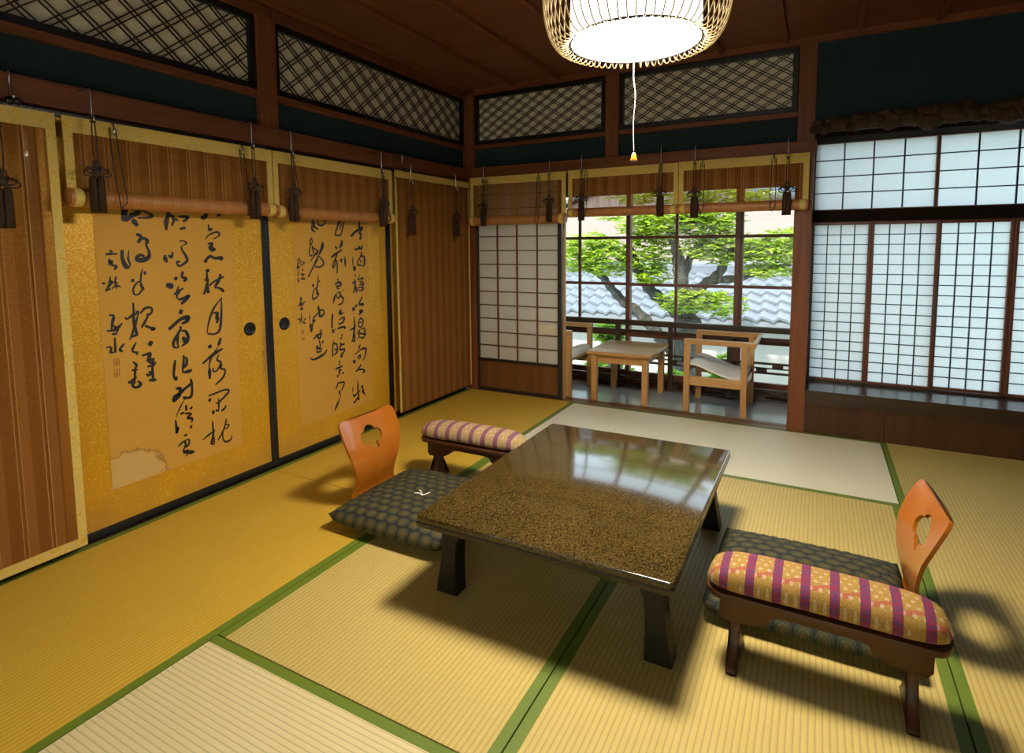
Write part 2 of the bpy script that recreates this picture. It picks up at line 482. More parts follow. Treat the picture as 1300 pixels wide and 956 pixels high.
def thing(name, label, cat, loc=(0, 0, 0), rz=0, group=None, kind=None):
    o = bpy.data.objects.new(name, None); col.objects.link(o)
    o.empty_display_size = .1
    o.location = loc; o.rotation_euler = (0, 0, rz)
    return tag(o, label, cat, group, kind)
def struct(name, bm, m, label, cat, parent=None):
    o = obj(name, bm, m, parent)
    return tag(o, label, cat, None, 'structure')
def dup(root, loc, rz=None, label=None):
    def cp(o, par):
        c = o.copy(); col.objects.link(c)
        if par: c.parent = par
        for ch in o.children: cp(ch, c)
        return c
    r = cp(root, None); r.location = loc
    if rz is not None: r.rotation_euler = (0, 0, rz)
    if label: r['label'] = label
    return r
def part(parent, name, m, fn, smooth=False, angle=None):
    bm = bmesh.new(); fn(bm)
    o = obj(name, bm, m, parent, smooth)
    if angle: smooth_angle(o, angle)
    return o
def one(name, m, label, cat, boxes):
    bm = bmesh.new()
    for bb in boxes: box(bm, *bb)
    return struct(name, bm, m, label, cat)
INK_A = "167:-2545,1337 -2551,1314 -2551,1279;134:-2551,1282 -2529,1298 -2498,1317 -2489,1331;125:-2523,1331 -2497,1335 -2485,1331;82:-2489,1331 -2455,1317 -2440,1306 -2460,1298 -2500,1295;98:-2533,1307 -2499,1312;134:-2521,1289 -2502,1261;90:-2511,1227 -2492,1219 -2497,1200;100:-2506,1191 -2488,1210 -2467,1201 -2474,1182;111:-2569,1161 -2570,1125 -2559,1094 -2547,1087;53:-2547,1087 -2542,1102 -2548,1125 -2543,1160;117:-2474,1182 -2463,1155 -2464,1132 -2485,1119 -2509,1119 -2512,1131 -2497,1140 -2482,1132;61:-2634,1144 -2613,1146 -2589,1146;61:-2616,1161 -2606,1152;56:-2618,1127 -2621,1112 -2609,1118 -2624,1101;52:-2609,1113 -2612,1096;70:-2616,1101 -2596,1095 -2605,1081;60:-2652,1031 -2641,1026;48:-2620,1057 -2626,1027 -2642,994;56:-2628,1038 -2616,1031 -2638,1002 -2622,1005;48:-2599,1056 -2604,1026 -2600,1004;48:-2612,1031 -2594,1027;48:-2618,1005 -2601,1017 -2583,1009;99:-2542,1038 -2530,1030;73:-2486,1071 -2484,1055;45:-2493,1083 -2502,1051 -2505,1015 -2504,1001;54:-2504,1031 -2522,1021 -2536,999 -2533,976 -2516,975 -2502,990 -2491,998;82:-2505,1020 -2501,1003 -2492,998;72:-2540,941 -2541,901 -2543,856 -2537,809;63:-2575,884 -2569,875 -2547,888 -2521,899 -2533,904;63:-2521,899 -2535,855 -2552,811 -2564,786;68:-2562,795 -2540,803 -2533,806 -2539,846;69:-2515,891 -2498,910 -2476,915 -2465,904 -2473,887 -2482,883;69:-2484,890 -2490,868 -2514,831;84:-2499,839 -2477,826 -2462,820 -2476,815;70:-2635,898 -2619,894 -2625,866 -2631,836;71:-2649,836 -2625,835 -2602,845 -2589,861;62:-2626,857 -2607,837 -2614,824;62:-2630,820 -2610,819;53:-2619,834 -2599,854;62:-2620,803 -2621,772 -2621,741;57:-2655,769 -2636,766 -2639,746 -2623,746;58:-2584,775 -2608,752;71:-2608,755 -2594,741;63:-2538,773 -2554,748 -2553,734 -2532,728;54:-2534,727 -2543,719;149:-2488,763 -2475,754;83:-2520,712 -2493,715 -2480,716;92:-2480,716 -2499,688;75:-2504,686 -2468,691;74:-2494,701 -2487,676 -2462,671;66:-2501,660 -2467,663;75:-2474,692 -2480,646 -2480,599;65:-2498,636 -2478,634 -2499,622 -2505,633;94:-2498,601 -2465,596;64:-2558,694 -2544,675 -2554,656;59:-2566,657 -2539,656;64:-2549,669 -2553,629 -2557,597;82:-2582,607 -2565,613 -2547,627;82:-2567,609 -2562,587 -2546,581 -2532,592 -2544,608;123:-2364,1336 -2376,1300 -2382,1277 -2383,1245;85:-2371,1306 -2356,1310 -2347,1291 -2359,1265;59:-2340,1298 -2327,1288;87:-2326,1307 -2296,1308 -2282,1305 -2297,1291 -2307,1289;80:-2311,1335 -2294,1336;80:-2323,1252 -2295,1260;47:-2329,1199 -2306,1199 -2296,1189 -2314,1179;110:-2396,1138 -2395,1121 -2388,1105;79:-2383,1136 -2367,1129 -2362,1150;74:-2320,1179 -2318,1159 -2303,1133 -2297,1112 -2312,1098 -2333,1087 -2344,1097 -2343,1107 -2328,1105;115:-2359,1038 -2349,1027;90:-2320,1063 -2326,1039 -2308,1029 -2320,1016;157:-2399,1005 -2382,1002 -2374,988;62:-2344,997 -2355,965 -2352,940;71:-2369,961 -2341,977 -2322,987;62:-2353,965 -2339,966;90:-2350,938 -2325,940 -2299,951 -2312,934 -2338,916;143:-2349,884 -2333,878;117:-2400,808 -2377,825 -2344,848 -2310,853 -2318,835 -2341,827;80:-2351,815 -2345,807 -2364,778 -2382,749 -2381,727 -2364,720;91:-2345,794 -2325,791 -2315,767 -2319,740 -2347,726;71:-2357,786 -2364,751 -2361,719;117:-2340,766 -2328,746 -2337,738;83:-2379,668 -2387,628 -2390,597 -2381,579 -2377,592;74:-2340,683 -2342,651 -2350,607;74:-2346,668 -2328,667 -2329,638 -2341,624;96:-2350,605 -2321,604 -2304,609;74:-2346,636 -2330,635;104:-2386,538 -2365,533 -2372,503 -2397,485 -2393,503 -2367,512;95:-2367,510 -2344,528 -2305,549;86:-2315,568 -2310,542 -2312,499 -2323,483 -2352,487;96:-2355,491 -2339,481;42:-2347,481 -2370,449 -2392,407;84:-2395,397 -2392,353 -2391,337 -2382,361;74:-2372,417 -2353,420;75:-2344,453 -2342,425;75:-2314,437 -2326,427;75:-2351,414 -2322,406 -2339,392 -2318,381 -2322,363;97:-2331,346 -2320,343;64:-2363,312 -2344,315;53:-2392,270 -2367,286 -2337,291;64:-2359,289 -2353,260;64:-2337,288 -2341,267 -2358,256;64:-2352,276 -2367,243 -2340,240;75:-2370,233 -2340,234;109:-2349,231 -2316,222;48:-2340,234 -2358,215;129:-2221,1309 -2204,1310 -2183,1336 -2164,1337;104:-2139,1319 -2113,1335;55:-2184,1278 -2184,1249 -2168,1258;84:-2184,1251 -2166,1258;61:-2203,1209 -2185,1228 -2149,1242 -2132,1235 -2140,1221 -2166,1209;93:-2195,1186 -2172,1188 -2184,1165 -2159,1160 -2182,1151;84:-2181,1170 -2156,1160;111:-2217,1103 -2202,1110;94:-2209,1108 -2186,1128 -2161,1118 -2126,1120 -2134,1106;93:-2212,1059 -2192,1063;74:-2205,1059 -2207,1031 -2210,1008;74:-2222,1018 -2197,1019;93:-2202,1017 -2215,976 -2228,951;102:-2209,994 -2204,954;66:-2199,989 -2168,1010 -2118,1029;95:-2138,1042 -2147,1014 -2172,980;76:-2172,978 -2150,976 -2127,960 -2135,956;65:-2137,929 -2181,881 -2209,823 -2222,768;76:-2140,927 -2143,863 -2156,778 -2185,758 -2220,765;95:-2185,858 -2164,855 -2171,832 -2161,831 -2172,809;132:-2214,708 -2209,695;95:-2154,734 -2169,698;95:-2253,627 -2199,660 -2146,682;56:-2171,694 -2199,660 -2218,625 -2223,588;104:-2220,602 -2221,547;62:-2166,657 -2180,633 -2161,615 -2183,580 -2203,582 -2200,598;68:-2165,625 -2159,604 -2162,586 -2140,574 -2155,540 -2195,513;66:-2233,468 -2193,473 -2150,478 -2127,472 -2136,456 -2173,431 -2196,423;114:-2233,450 -2222,444;58:-2183,445 -2183,416 -2185,383;58:-2200,422 -2169,427;122:-2221,384 -2206,383;72:-2202,390 -2183,383;73:-2147,401 -2152,389 -2172,378;65:-2220,342 -2220,312 -2220,276 -2236,237;57:-2275,266 -2246,280 -2208,294;58:-2220,276 -2216,227;58:-2236,235 -2217,228;50:-2234,240 -2222,244 -2216,260;58:-2147,334 -2157,302 -2174,270 -2198,240;52:-2169,290 -2146,287 -2137,300 -2153,304;59:-2168,282 -2172,247 -2161,223 -2137,221 -2125,232 -2126,244"
INK_B = "56:-1577,1343 -1553,1342;66:-1514,1343 -1487,1330 -1463,1310 -1482,1293 -1513,1292 -1520,1306 -1514,1339;56:-1517,1341 -1548,1328 -1567,1300;83:-1564,1295 -1563,1267 -1539,1252;102:-1540,1305 -1550,1286 -1518,1266;56:-1564,1300 -1540,1310;56:-1571,1221 -1583,1198 -1579,1179 -1566,1198 -1571,1221;56:-1576,1179 -1590,1142 -1585,1119 -1564,1123;66:-1567,1175 -1559,1161 -1527,1144 -1546,1128 -1587,1084;56:-1568,1170 -1558,1123;123:-1487,1198 -1495,1165 -1518,1127;75:-1518,1127 -1551,1076 -1606,999;71:-1522,1118 -1490,1084 -1497,1060 -1531,1052 -1552,1060;56:-1564,1114 -1527,1132;63:-1667,1107 -1674,1071 -1678,1053 -1661,1062;41:-1661,1107 -1648,1088 -1628,1083 -1643,1070 -1660,1066;41:-1659,1089 -1657,1071;55:-1650,1043 -1636,1038;64:-1657,1020 -1629,1014;64:-1658,993 -1627,991;36:-1670,1044 -1676,1003;64:-1676,998 -1674,973;41:-1643,1020 -1644,992;47:-1532,1014 -1536,963 -1539,939;113:-1577,953 -1567,949;73:-1529,973 -1519,969;57:-1535,981 -1541,945 -1548,935;62:-1538,937 -1565,926 -1579,891 -1574,872 -1547,883 -1530,897;94:-1548,930 -1543,903 -1530,897;66:-1667,893 -1661,880 -1669,853;61:-1685,844 -1659,852 -1633,862;61:-1675,863 -1647,845;61:-1673,825 -1648,823;51:-1660,847 -1661,821;45:-1695,769 -1673,769 -1681,742;46:-1663,806 -1665,738;51:-1632,772 -1652,754;61:-1655,752 -1637,739;105:-1543,830 -1535,798 -1533,766;74:-1538,803 -1507,803 -1498,783 -1526,765 -1539,777;62:-1531,797 -1566,775 -1587,751;83:-1590,752 -1564,746;41:-1605,795 -1608,744;103:-1604,738 -1597,685;73:-1594,690 -1585,735 -1564,749;74:-1526,694 -1532,639;73:-1586,644 -1551,663 -1514,668;74:-1568,668 -1539,635;84:-1553,642 -1532,644;106:-1520,618 -1513,615;63:-1543,630 -1535,591;116:-1563,597 -1555,594;63:-1535,591 -1562,580 -1560,564 -1536,565 -1525,576;74:-1569,586 -1525,579;85:-1614,539 -1589,526 -1531,537 -1499,553 -1487,570;88:-1347,1338 -1366,1296 -1391,1242;69:-1307,1340 -1322,1297 -1345,1243 -1369,1235 -1395,1240;59:-1344,1331 -1340,1282;49:-1343,1297 -1354,1267;88:-1395,1172 -1379,1155;118:-1337,1208 -1341,1184 -1363,1159;88:-1431,1104 -1394,1125 -1340,1149;78:-1377,1130 -1399,1091 -1417,1058 -1414,1038;68:-1399,1077 -1383,1081 -1386,1008;59:-1414,1043 -1390,1072;69:-1360,1081 -1346,1095 -1347,1070;90:-1318,1109 -1317,1047;69:-1388,974 -1375,972;59:-1406,952 -1362,952 -1366,938 -1390,934;64:-1406,942 -1382,958 -1356,951 -1363,934 -1390,936;69:-1389,943 -1390,924 -1371,917;70:-1341,908 -1338,905;88:-1424,833 -1416,862 -1399,890;69:-1399,890 -1368,897 -1373,868 -1393,865 -1399,885;80:-1368,897 -1360,872 -1343,856 -1351,831 -1386,820;88:-1432,775 -1440,732 -1441,687;98:-1438,682 -1433,657;49:-1433,657 -1415,684;119:-1363,792 -1382,764;80:-1382,762 -1344,770;80:-1386,730 -1342,740 -1350,716 -1381,704 -1387,715;81:-1402,677 -1369,683 -1335,681 -1345,670;69:-1432,610 -1444,559 -1443,515;79:-1430,592 -1407,583 -1409,539 -1436,526;60:-1431,557 -1411,556;50:-1364,647 -1365,622;70:-1379,616 -1365,616;80:-1380,594 -1374,573;81:-1384,575 -1343,578;80:-1377,573 -1385,550 -1341,547;90:-1341,542 -1366,521 -1384,507;101:-1384,509 -1364,505;100:-1395,478 -1387,475;80:-1396,462 -1389,459;80:-1427,439 -1394,442 -1366,447;60:-1394,437 -1393,392;70:-1405,422 -1374,423;91:-1372,408 -1360,398;100:-1419,391 -1403,394;50:-1402,409 -1388,421;60:-1408,354 -1423,327 -1430,316;71:-1411,350 -1361,344 -1365,325 -1384,298;131:-1406,293 -1396,290;50:-1391,285 -1399,251;90:-1403,252 -1425,216 -1446,189;91:-1225,1335 -1200,1333;92:-1186,1331 -1184,1301 -1188,1280;101:-1262,1231 -1218,1262 -1151,1289;82:-1202,1295 -1159,1281 -1189,1255 -1172,1245 -1187,1222;93:-1191,1219 -1169,1219;72:-1233,1160 -1223,1150 -1186,1165 -1201,1170;82:-1167,1178 -1172,1157 -1194,1152;51:-1250,1110 -1254,1072 -1249,1041;102:-1246,1046 -1240,1023 -1231,1046;82:-1169,1137 -1186,1101;94:-1182,1106 -1152,1105 -1150,1069 -1163,1038;72:-1216,1071 -1182,1106;72:-1216,1071 -1206,1055 -1170,1049;103:-1190,1080 -1177,1075;61:-1230,997 -1241,985;72:-1264,945 -1229,953;82:-1240,969 -1241,918;57:-1194,993 -1214,963 -1166,971 -1189,941;62:-1204,931 -1168,929 -1176,911;82:-1239,954 -1241,918 -1257,881;72:-1261,945 -1232,954;82:-1233,923 -1232,882;63:-1203,952 -1163,939 -1176,914;73:-1228,897 -1205,916 -1169,908 -1184,894 -1220,896;62:-1204,932 -1175,935;174:-1268,790 -1251,778;124:-1243,805 -1229,796;72:-1178,854 -1213,813;115:-1214,808 -1166,803;104:-1212,766 -1182,766 -1198,754 -1216,743;93:-1257,735 -1256,667 -1278,588;72:-1299,655 -1267,664 -1245,676;93:-1261,637 -1258,577;62:-1288,587 -1256,582;73:-1214,714 -1220,673 -1194,665 -1178,699 -1199,718 -1214,709;52:-1215,693 -1186,692;73:-1210,651 -1227,591;74:-1206,650 -1169,648 -1175,599 -1198,586;62:-1240,624 -1217,647;74:-1218,626 -1152,611;63:-1219,600 -1183,594;63:-1211,551 -1226,530;75:-1210,553 -1230,530;86:-1264,496 -1214,518 -1171,523 -1162,505 -1177,464 -1194,448;75:-1243,476 -1216,485 -1217,469 -1236,468;84:-1279,466 -1267,447 -1256,462;75:-1209,427 -1233,403 -1260,389;86:-1233,396 -1200,392 -1181,378 -1198,368;47:-1286,306 -1291,260;75:-1288,254 -1276,237 -1239,262;75:-1244,329 -1245,277 -1243,248;66:-1270,240 -1226,263;76:-1240,248 -1239,200;75:-1287,207 -1275,197 -1248,226;66:-1261,219 -1239,207;67:-1222,277 -1195,290;76:-1202,287 -1197,252 -1181,222;67:-1210,260 -1191,231"
# ------------------------------------------------------------------ camera and light
cam = bpy.data.objects.new('camera', bpy.data.cameras.new('camera')); col.objects.link(cam)
cam.location = (2.5046, -3.8844, 1.1662)
cam.rotation_euler = (1.4806, .0079, .4901)
cam.data.sensor_width = 36; cam.data.lens = 722.76 * 36 / 1300
cam.data.shift_x = (650 - 652.27) / 1300; cam.data.shift_y = (377.32 - 478) / 1300
cam.data.clip_start = .05
sc.camera = cam
w = bpy.data.worlds.new('sky'); sc.world = w; w.use_nodes = True
w.node_tree.nodes['Background'].inputs[0].default_value = (.66, .86, 1.0, 1)
w.node_tree.nodes['Background'].inputs[1].default_value = 4.2
sun = bpy.data.objects.new('sun', bpy.data.lights.new('sun', 'SUN')); col.objects.link(sun)
sun.data.energy = 9.0; sun.data.angle = .03; sun.data.color = (1, .95, .86)
sun.rotation_euler = (math.radians(38), 0, math.radians(-22))
sc.view_settings.view_transform = 'Standard'; sc.view_settings.look = 'None'
sc.view_settings.exposure = 0; sc.view_settings.gamma = 1; sc.view_settings.use_curve_mapping = False
sc.cycles.use_denoising = True
sc.cycles.max_bounces = 10; sc.cycles.transparent_max_bounces = 24
sc.cycles.sample_clamp_indirect = 6

# ------------------------------------------------------------------ room shell
one('floor', 'black', 'dark floor base under the straw mats', 'floor', [(-.2, 3.95, -4.95, -.03, -.25, -.056)])
one('wall_left', 'teal', 'dark teal plaster wall above the gold sliding doors and hanging blinds', 'wall',
    [(-.22, -.10, -4.95, .1, -.05, 2.6), (-.10, -.02, -4.95, 0, 1.76, 1.925)])
one('wall_back', 'teal', 'dark teal plaster wall strip above the blinds of the window side', 'wall',
    [(.09, 2.37, .02, .08, 1.76, 1.93), (.09, 2.37, .05, .12, 1.90, 2.6)])
one('wall_alcove', 'teal', 'broad dark teal plaster wall above the gnarled log and paper window', 'wall',
    [(2.455, 3.85, 0, .06, 1.845, 2.6), (2.455, 3.85, .06, .42, 1.83, 2.6)])
one('wall_right', 'teal', 'teal plaster side wall on the right, outside the photo', 'wall', [(3.84, 3.95, -4.95, .42, -.05, 2.6)])
one('wall_front', 'teal', 'teal plaster wall behind the viewer, outside the photo', 'wall', [(-.2, 3.95, -5.05, -4.95, 1.90, 2.6), (-.2, .0, -5.05, -4.95, -.05, 1.9), (3.80, 3.95, -5.05, -4.95, -.05, 1.9)])  # wide opening left for the added fill doors
bm = bmesh.new(); box(bm, -.22, 3.95, -5.05, .1, 2.37, 2.6)
ceiling = struct('ceiling', bm, 'ceil', 'dark red brown boarded ceiling with thin battens', 'ceiling')
for k in range(11):
    x = .095 + .3665 * k
    part(ceiling, 'batten', 'red_y', lambda b: box(b, x - .013, x + .013, -4.9, -.035, 2.345, 2.372, .003))
one('roof_slab', 'black', 'roof over the veranda, hidden above the blinds', 'roof', [(-.4, 2.46, .1, 1.0, 2.0, 2.6)])
# timber trim of the left wall
def trim(n, m, label, *bx, bev=.003):
    bm = bmesh.new()
    for b in bx: box(bm, *b, bev)
    return struct('trim_%d' % n, bm, m, label, 'beam')
trim(1, 'red_y', 'reddish head beam above the blinds of the left wall', (-.06, .024, -4.95, -.0, 1.682, 1.775))
trim(2, 'red_y', 'narrow reddish rail under the lattice panels of the left wall', (-.08, .004, -4.95, -.0, 1.918, 1.953))
trim(3, 'red_y', 'reddish ceiling edge beam above the lattice panels of the left wall', (-.1, .022, -4.95, -.0, 2.318, 2.372))
trim(4, 'red_z', 'short reddish post between the two lattice panels of the left wall', (-.08, .010, -1.895, -1.785, 1.773, 2.32))
trim(5, 'red_z', 'reddish corner post where the two walls meet', (-.1, .088, -.002, .1, 0, 2.372))
trim(6, 'red_x', 'reddish head beam above the blinds of the window side', (.085, 2.475, -.030, .06, 1.700, 1.775))
trim(7, 'red_x', 'narrow reddish rail under the lattice panels of the window side', (.088, 2.366, -.006, .07, 1.922, 1.953))
trim(8, 'red_x', 'ceiling edge beam above the lattice panels of the window side', (.03, 3.84, -.020, .07, 2.332, 2.372))
trim(9, 'red_z', 'short reddish post between the two lattice panels of the window side', (1.165, 1.262, -.010, .07, 1.773, 2.333))
trim(10, 'red_z', 'tall reddish post between the veranda opening and the white paper window', (2.366, 2.462, -.014, .085, -.02, 2.34))
trim(11, 'dark_y', 'grooved dark sill along the foot of the gold doors', (-.10, -.003, -4.95, 0, -.05, -.002))
trim(12, 'koshi', 'grooved dark threshold between straw mats and veranda', (0, 2.37, .001, .040, -.05, .000), (0, 2.37, .052, .062, -.05, .000),
     (0, 2.37, .074, .084, -.05, .0), (0, 2.37, .096, .125, -.05, .0), (0, 2.37, .04, .1, -.05, -.012), bev=.001)

# straw mats
TX = (0, .940, 1.900, 2.865, 3.82); TY = (0, -.938, -1.918, -2.876, -3.82)
def mat_tatami(x0, x1, y0, y1, m, label, along):
    cx, cy = (x0 + x1) / 2, (y0 + y1) / 2
    L, W = (x1 - x0, y1 - y0) if along == 'x' else (y1 - y0, x1 - x0)
    t = thing('tatami_mat', label, 'mat', (cx, cy, -.05), 0 if along == 'x' else PI / 2, 'tatami mats of the room')
    g = .0018
    part(t, 'straw_surface', m, lambda b: box(b, -L / 2 + g, L / 2 - g, -W / 2 + .03, W / 2 - .03, 0, .0494, .0015))
    for s in (-1, 1):
        part(t, 'cloth_border', 'heri', lambda b: box(b, -L / 2 + g, L / 2 - g, s * (W / 2 - g), s * (W / 2 - .031), 0, .0499, .001))
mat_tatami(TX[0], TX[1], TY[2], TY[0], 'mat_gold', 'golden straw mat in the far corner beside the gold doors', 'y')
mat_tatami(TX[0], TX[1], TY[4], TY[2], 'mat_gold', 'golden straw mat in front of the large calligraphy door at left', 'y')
mat_tatami(TX[1], TX[3], TY[1], TY[0], 'mat_daylit', 'straw mat painted pale with daylight along the veranda threshold', 'x')
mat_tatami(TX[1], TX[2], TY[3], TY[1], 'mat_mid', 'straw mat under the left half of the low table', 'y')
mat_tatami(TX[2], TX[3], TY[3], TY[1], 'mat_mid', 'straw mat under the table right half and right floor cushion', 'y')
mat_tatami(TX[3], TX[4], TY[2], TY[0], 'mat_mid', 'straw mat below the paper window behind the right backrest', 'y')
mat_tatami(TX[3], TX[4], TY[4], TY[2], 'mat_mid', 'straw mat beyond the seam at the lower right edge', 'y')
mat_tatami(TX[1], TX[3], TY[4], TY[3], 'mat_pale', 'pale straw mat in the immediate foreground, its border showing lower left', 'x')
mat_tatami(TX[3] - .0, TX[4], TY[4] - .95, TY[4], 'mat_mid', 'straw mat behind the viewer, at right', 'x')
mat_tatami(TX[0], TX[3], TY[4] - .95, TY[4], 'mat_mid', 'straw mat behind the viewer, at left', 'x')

# lattice transoms: local x along the wall, local -y into the room
def transom(name, label, loc, rz, W, H, zb, pitch, gap, slope, extra):
    t = thing(name, label, 'transom', loc, rz)
    fr = .030
    def frame(b):
        box(b, 0, W, -.008, .035, zb, zb + fr, .002); box(b, 0, W, -.008, .035, zb + H - fr, zb + H, .002)
        box(b, 0, fr, -.008, .035, zb + fr, zb + H - fr, .002); box(b, W - fr, W, -.008, .035, zb + fr, zb + H - fr, .002)
    part(t, 'frame', 'lacquer', frame)
    x0, x1, z0, z1 = fr, W - fr, zb + fr, zb + H - fr
    def lattice(b):
        for s, dep in ((1, .0115), (-1, .0165)):
            c = -H * 2 / slope
            k = 0
            while c < W + H * 2 / slope:
                for off in (0, gap, gap * 2) if (extra and k % extra == 0) else (0, gap):
                    # line z = z0 + s*slope*(x-c-off) (+H when falling)
                    pts = []
                    f = (lambda x: z0 + slope * (x - c - off)) if s > 0 else (lambda x: z1 - slope * (x - c - off))
                    xa, xb = x0, x1
                    xs = sorted([c + off, c + off + (z1 - z0) / slope])
                    xa, xb = max(xa, xs[0]), min(xb, xs[1])
                    if xb - xa > .01:
                        bar(b, (xa, dep, f(xa)), (xb, dep, f(xb)), .0054, .005)
                c += pitch; k += 1
    part(t, 'lattice', 'dark_x', lattice)
    part(t, 'paper', 'oldpaper', lambda b: box(b, x0 - .005, x1 + .005, .0195, .0215, z0 - .005, z1 + .005))
    return t
ZB, HH = 1.955, .362
transom('lattice_transom', 'long lattice panel nearest the viewer at top left', (-.014, -3.78, 0), PI / 2, 1.885, HH, ZB, .135, .030, .80, 0)
transom('lattice_transom', 'lattice panel on the left wall running into the dark corner', (-.014, -1.785, 0), PI / 2, 1.79, HH, ZB, .135, .030, .80, 0)
transom('lattice_transom', 'smaller lattice panel on the window side next to the corner', (.092, .008, 0), 0, 1.07, HH + .012, ZB, .115, .026, .62, 0)
transom('lattice_transom', 'lattice panel on the window side behind the hanging lamp', (1.262, .008, 0), 0, 1.10, HH + .012, ZB, .115, .028, .62, 0)

# ------------------------------------------------------------------ gold sliding doors
def ribbon(b, data, y0):
    for k, s in enumerate(data.split(';')):
        wd, pts = s.split(':'); wd = int(wd) * 1e-4
        P = [tuple(int(v) for v in q.split(',')) for q in pts.split()]
        P = spline([((a / 1000 - y0), 0, z / 1000) for a, z in P], 7)
        n = len(P); L = sum((P[i + 1] - P[i]).length for i in range(n - 1))
        if L < wd * 1.2:                              # a dab: lengthen slightly
            d = (P[-1] - P[0]).normalized() if (P[-1] - P[0]).length > 0 else Vector((1, 0, -1)).normalized()
            c = (P[0] + P[-1]) / 2; P = [c + d * wd * (i / (n - 1) - .5) * 1.3 for i in range(n)]
        prev = None
        for i, p in enumerate(P):
            t = (P[min(i + 1, n - 1)] - P[max(i - 1, 0)]).normalized()
            nr = Vector((-t.z, 0, t.x)); u = i / (n - 1)
            ww = wd * .70 * (.42 + .75 * math.sin(PI * min(1, max(0, .08 + u * .84))) ** .8 + .16 * math.sin(9 * u + k))
            yy = -.0016 - .00001 * (k % 40)
            a = b.verts.new((p.x + nr.x * ww, yy, p.z + nr.z * ww)); c = b.verts.new((p.x - nr.x * ww, yy, p.z - nr.z * ww))
            if prev: b.faces.new((prev[0], a, c, prev[1]))
            prev = (a, c)
def fusuma(n, label, y0, W, paper=None, ink=None, pull=None, seals=()):
    t = thing('door_%d' % n, label, 'sliding door', (-.026, y0, 0), PI / 2, None, 'structure')
    H = 1.69; f = .022
    def frame(b):
        box(b, 0, f, -.007, .02, .0, H, .002); box(b, W - f, W, -.007, .02, .0, H, .002)
        box(b, f, W - f, -.007, .02, 0, .034, .002); box(b, f, W - f, -.007, .02, H - .03, H, .002)
    part(t, 'frame', 'lacquer', frame)
    part(t, 'gold_panel', 'gold_worn' if n == 1 else 'gold', lambda b: box(b, f, W - f, 0, .018, .034, H - .03))
    if paper:
        px0, px1, pz0, pz1 = paper
        part(t, 'scroll_paper', scrollpaper(*ink[1]), lambda b: box(b, px0 - y0, px1 - y0, -.0012, .001, pz0, pz1))
        part(t, 'calligraphy', 'ink', lambda b: ribbon(b, ink[0], y0))
        for a0, a1, b0, b1 in seals:
            part(t, 'seal_stamp', 'seal', lambda b: (box(b, a0 - y0, a1 - y0, -.0016, -.001, b0, b0 + .003), box(b, a0 - y0, a1 - y0, -.0016, -.001, b1 - .003, b1),
                 box(b, a0 - y0, a0 - y0 + .003, -.0016, -.001, b0, b1), box(b, a1 - y0 - .003, a1 - y0, -.0016, -.001, b0, b1),
                 box(b, a0 - y0 + .006, a1 - y0 - .005, -.0015, -.001, b0 + .006, b0 + .010), box(b, a0 - y0 + .005, a1 - y0 - .008, -.0015, -.001, b0 + .013, b0 + .017),
                 box(b, a0 - y0 + .010, a0 - y0 + .014, -.0015, -.001, b0 + .006, b1 - .005)))
    if pull:
        def dish(b):
            t2 = bmesh.new(); lathe(t2, [(.027, .004), (.031, .0045), (.034, .003), (.034, 0)], 28, capb=False, capt=False)
            lathe(t2, [(.001, .0006), (.022, .0012), (.027, .004)], 28, capb=False, capt=False)
            merge(b, t2, Matrix.Translation((pull - y0, -.001, .757)) @ Matrix.Rotation(PI / 2, 4, 'X'))
        part(t, 'pull_handle', 'iron', dish, True)
    return t
fusuma(1, 'gold sliding door with a large three column calligraphy scroll, left of the two', -2.858, .980, (-2.668, -2.066, .178, 1.56),
       (INK_A, (.16, .12, -2.60 + 2.858, .20, 'tan scroll paper with a water stain')), -1.993, ((-2.631, -2.608, .688, .716), (-2.632, -2.610, .643, .674)))
fusuma(2, 'gold sliding door with the narrower calligraphy scroll, behind the left backrest', -1.878, .952, (-1.700, -1.112, .165, 1.56),
       (INK_B, (.2, .02, .5, -.4, 'tan scroll paper')), -1.780, ((-1.670, -1.652, .682, .708), (-1.668, -1.648, .646, .664)))
fusuma(3, 'gold sliding door hidden behind the full length corner blind', -.926, .925)
fusuma(4, 'gold sliding door hidden behind the full length blind at the left edge', -3.84, .982)

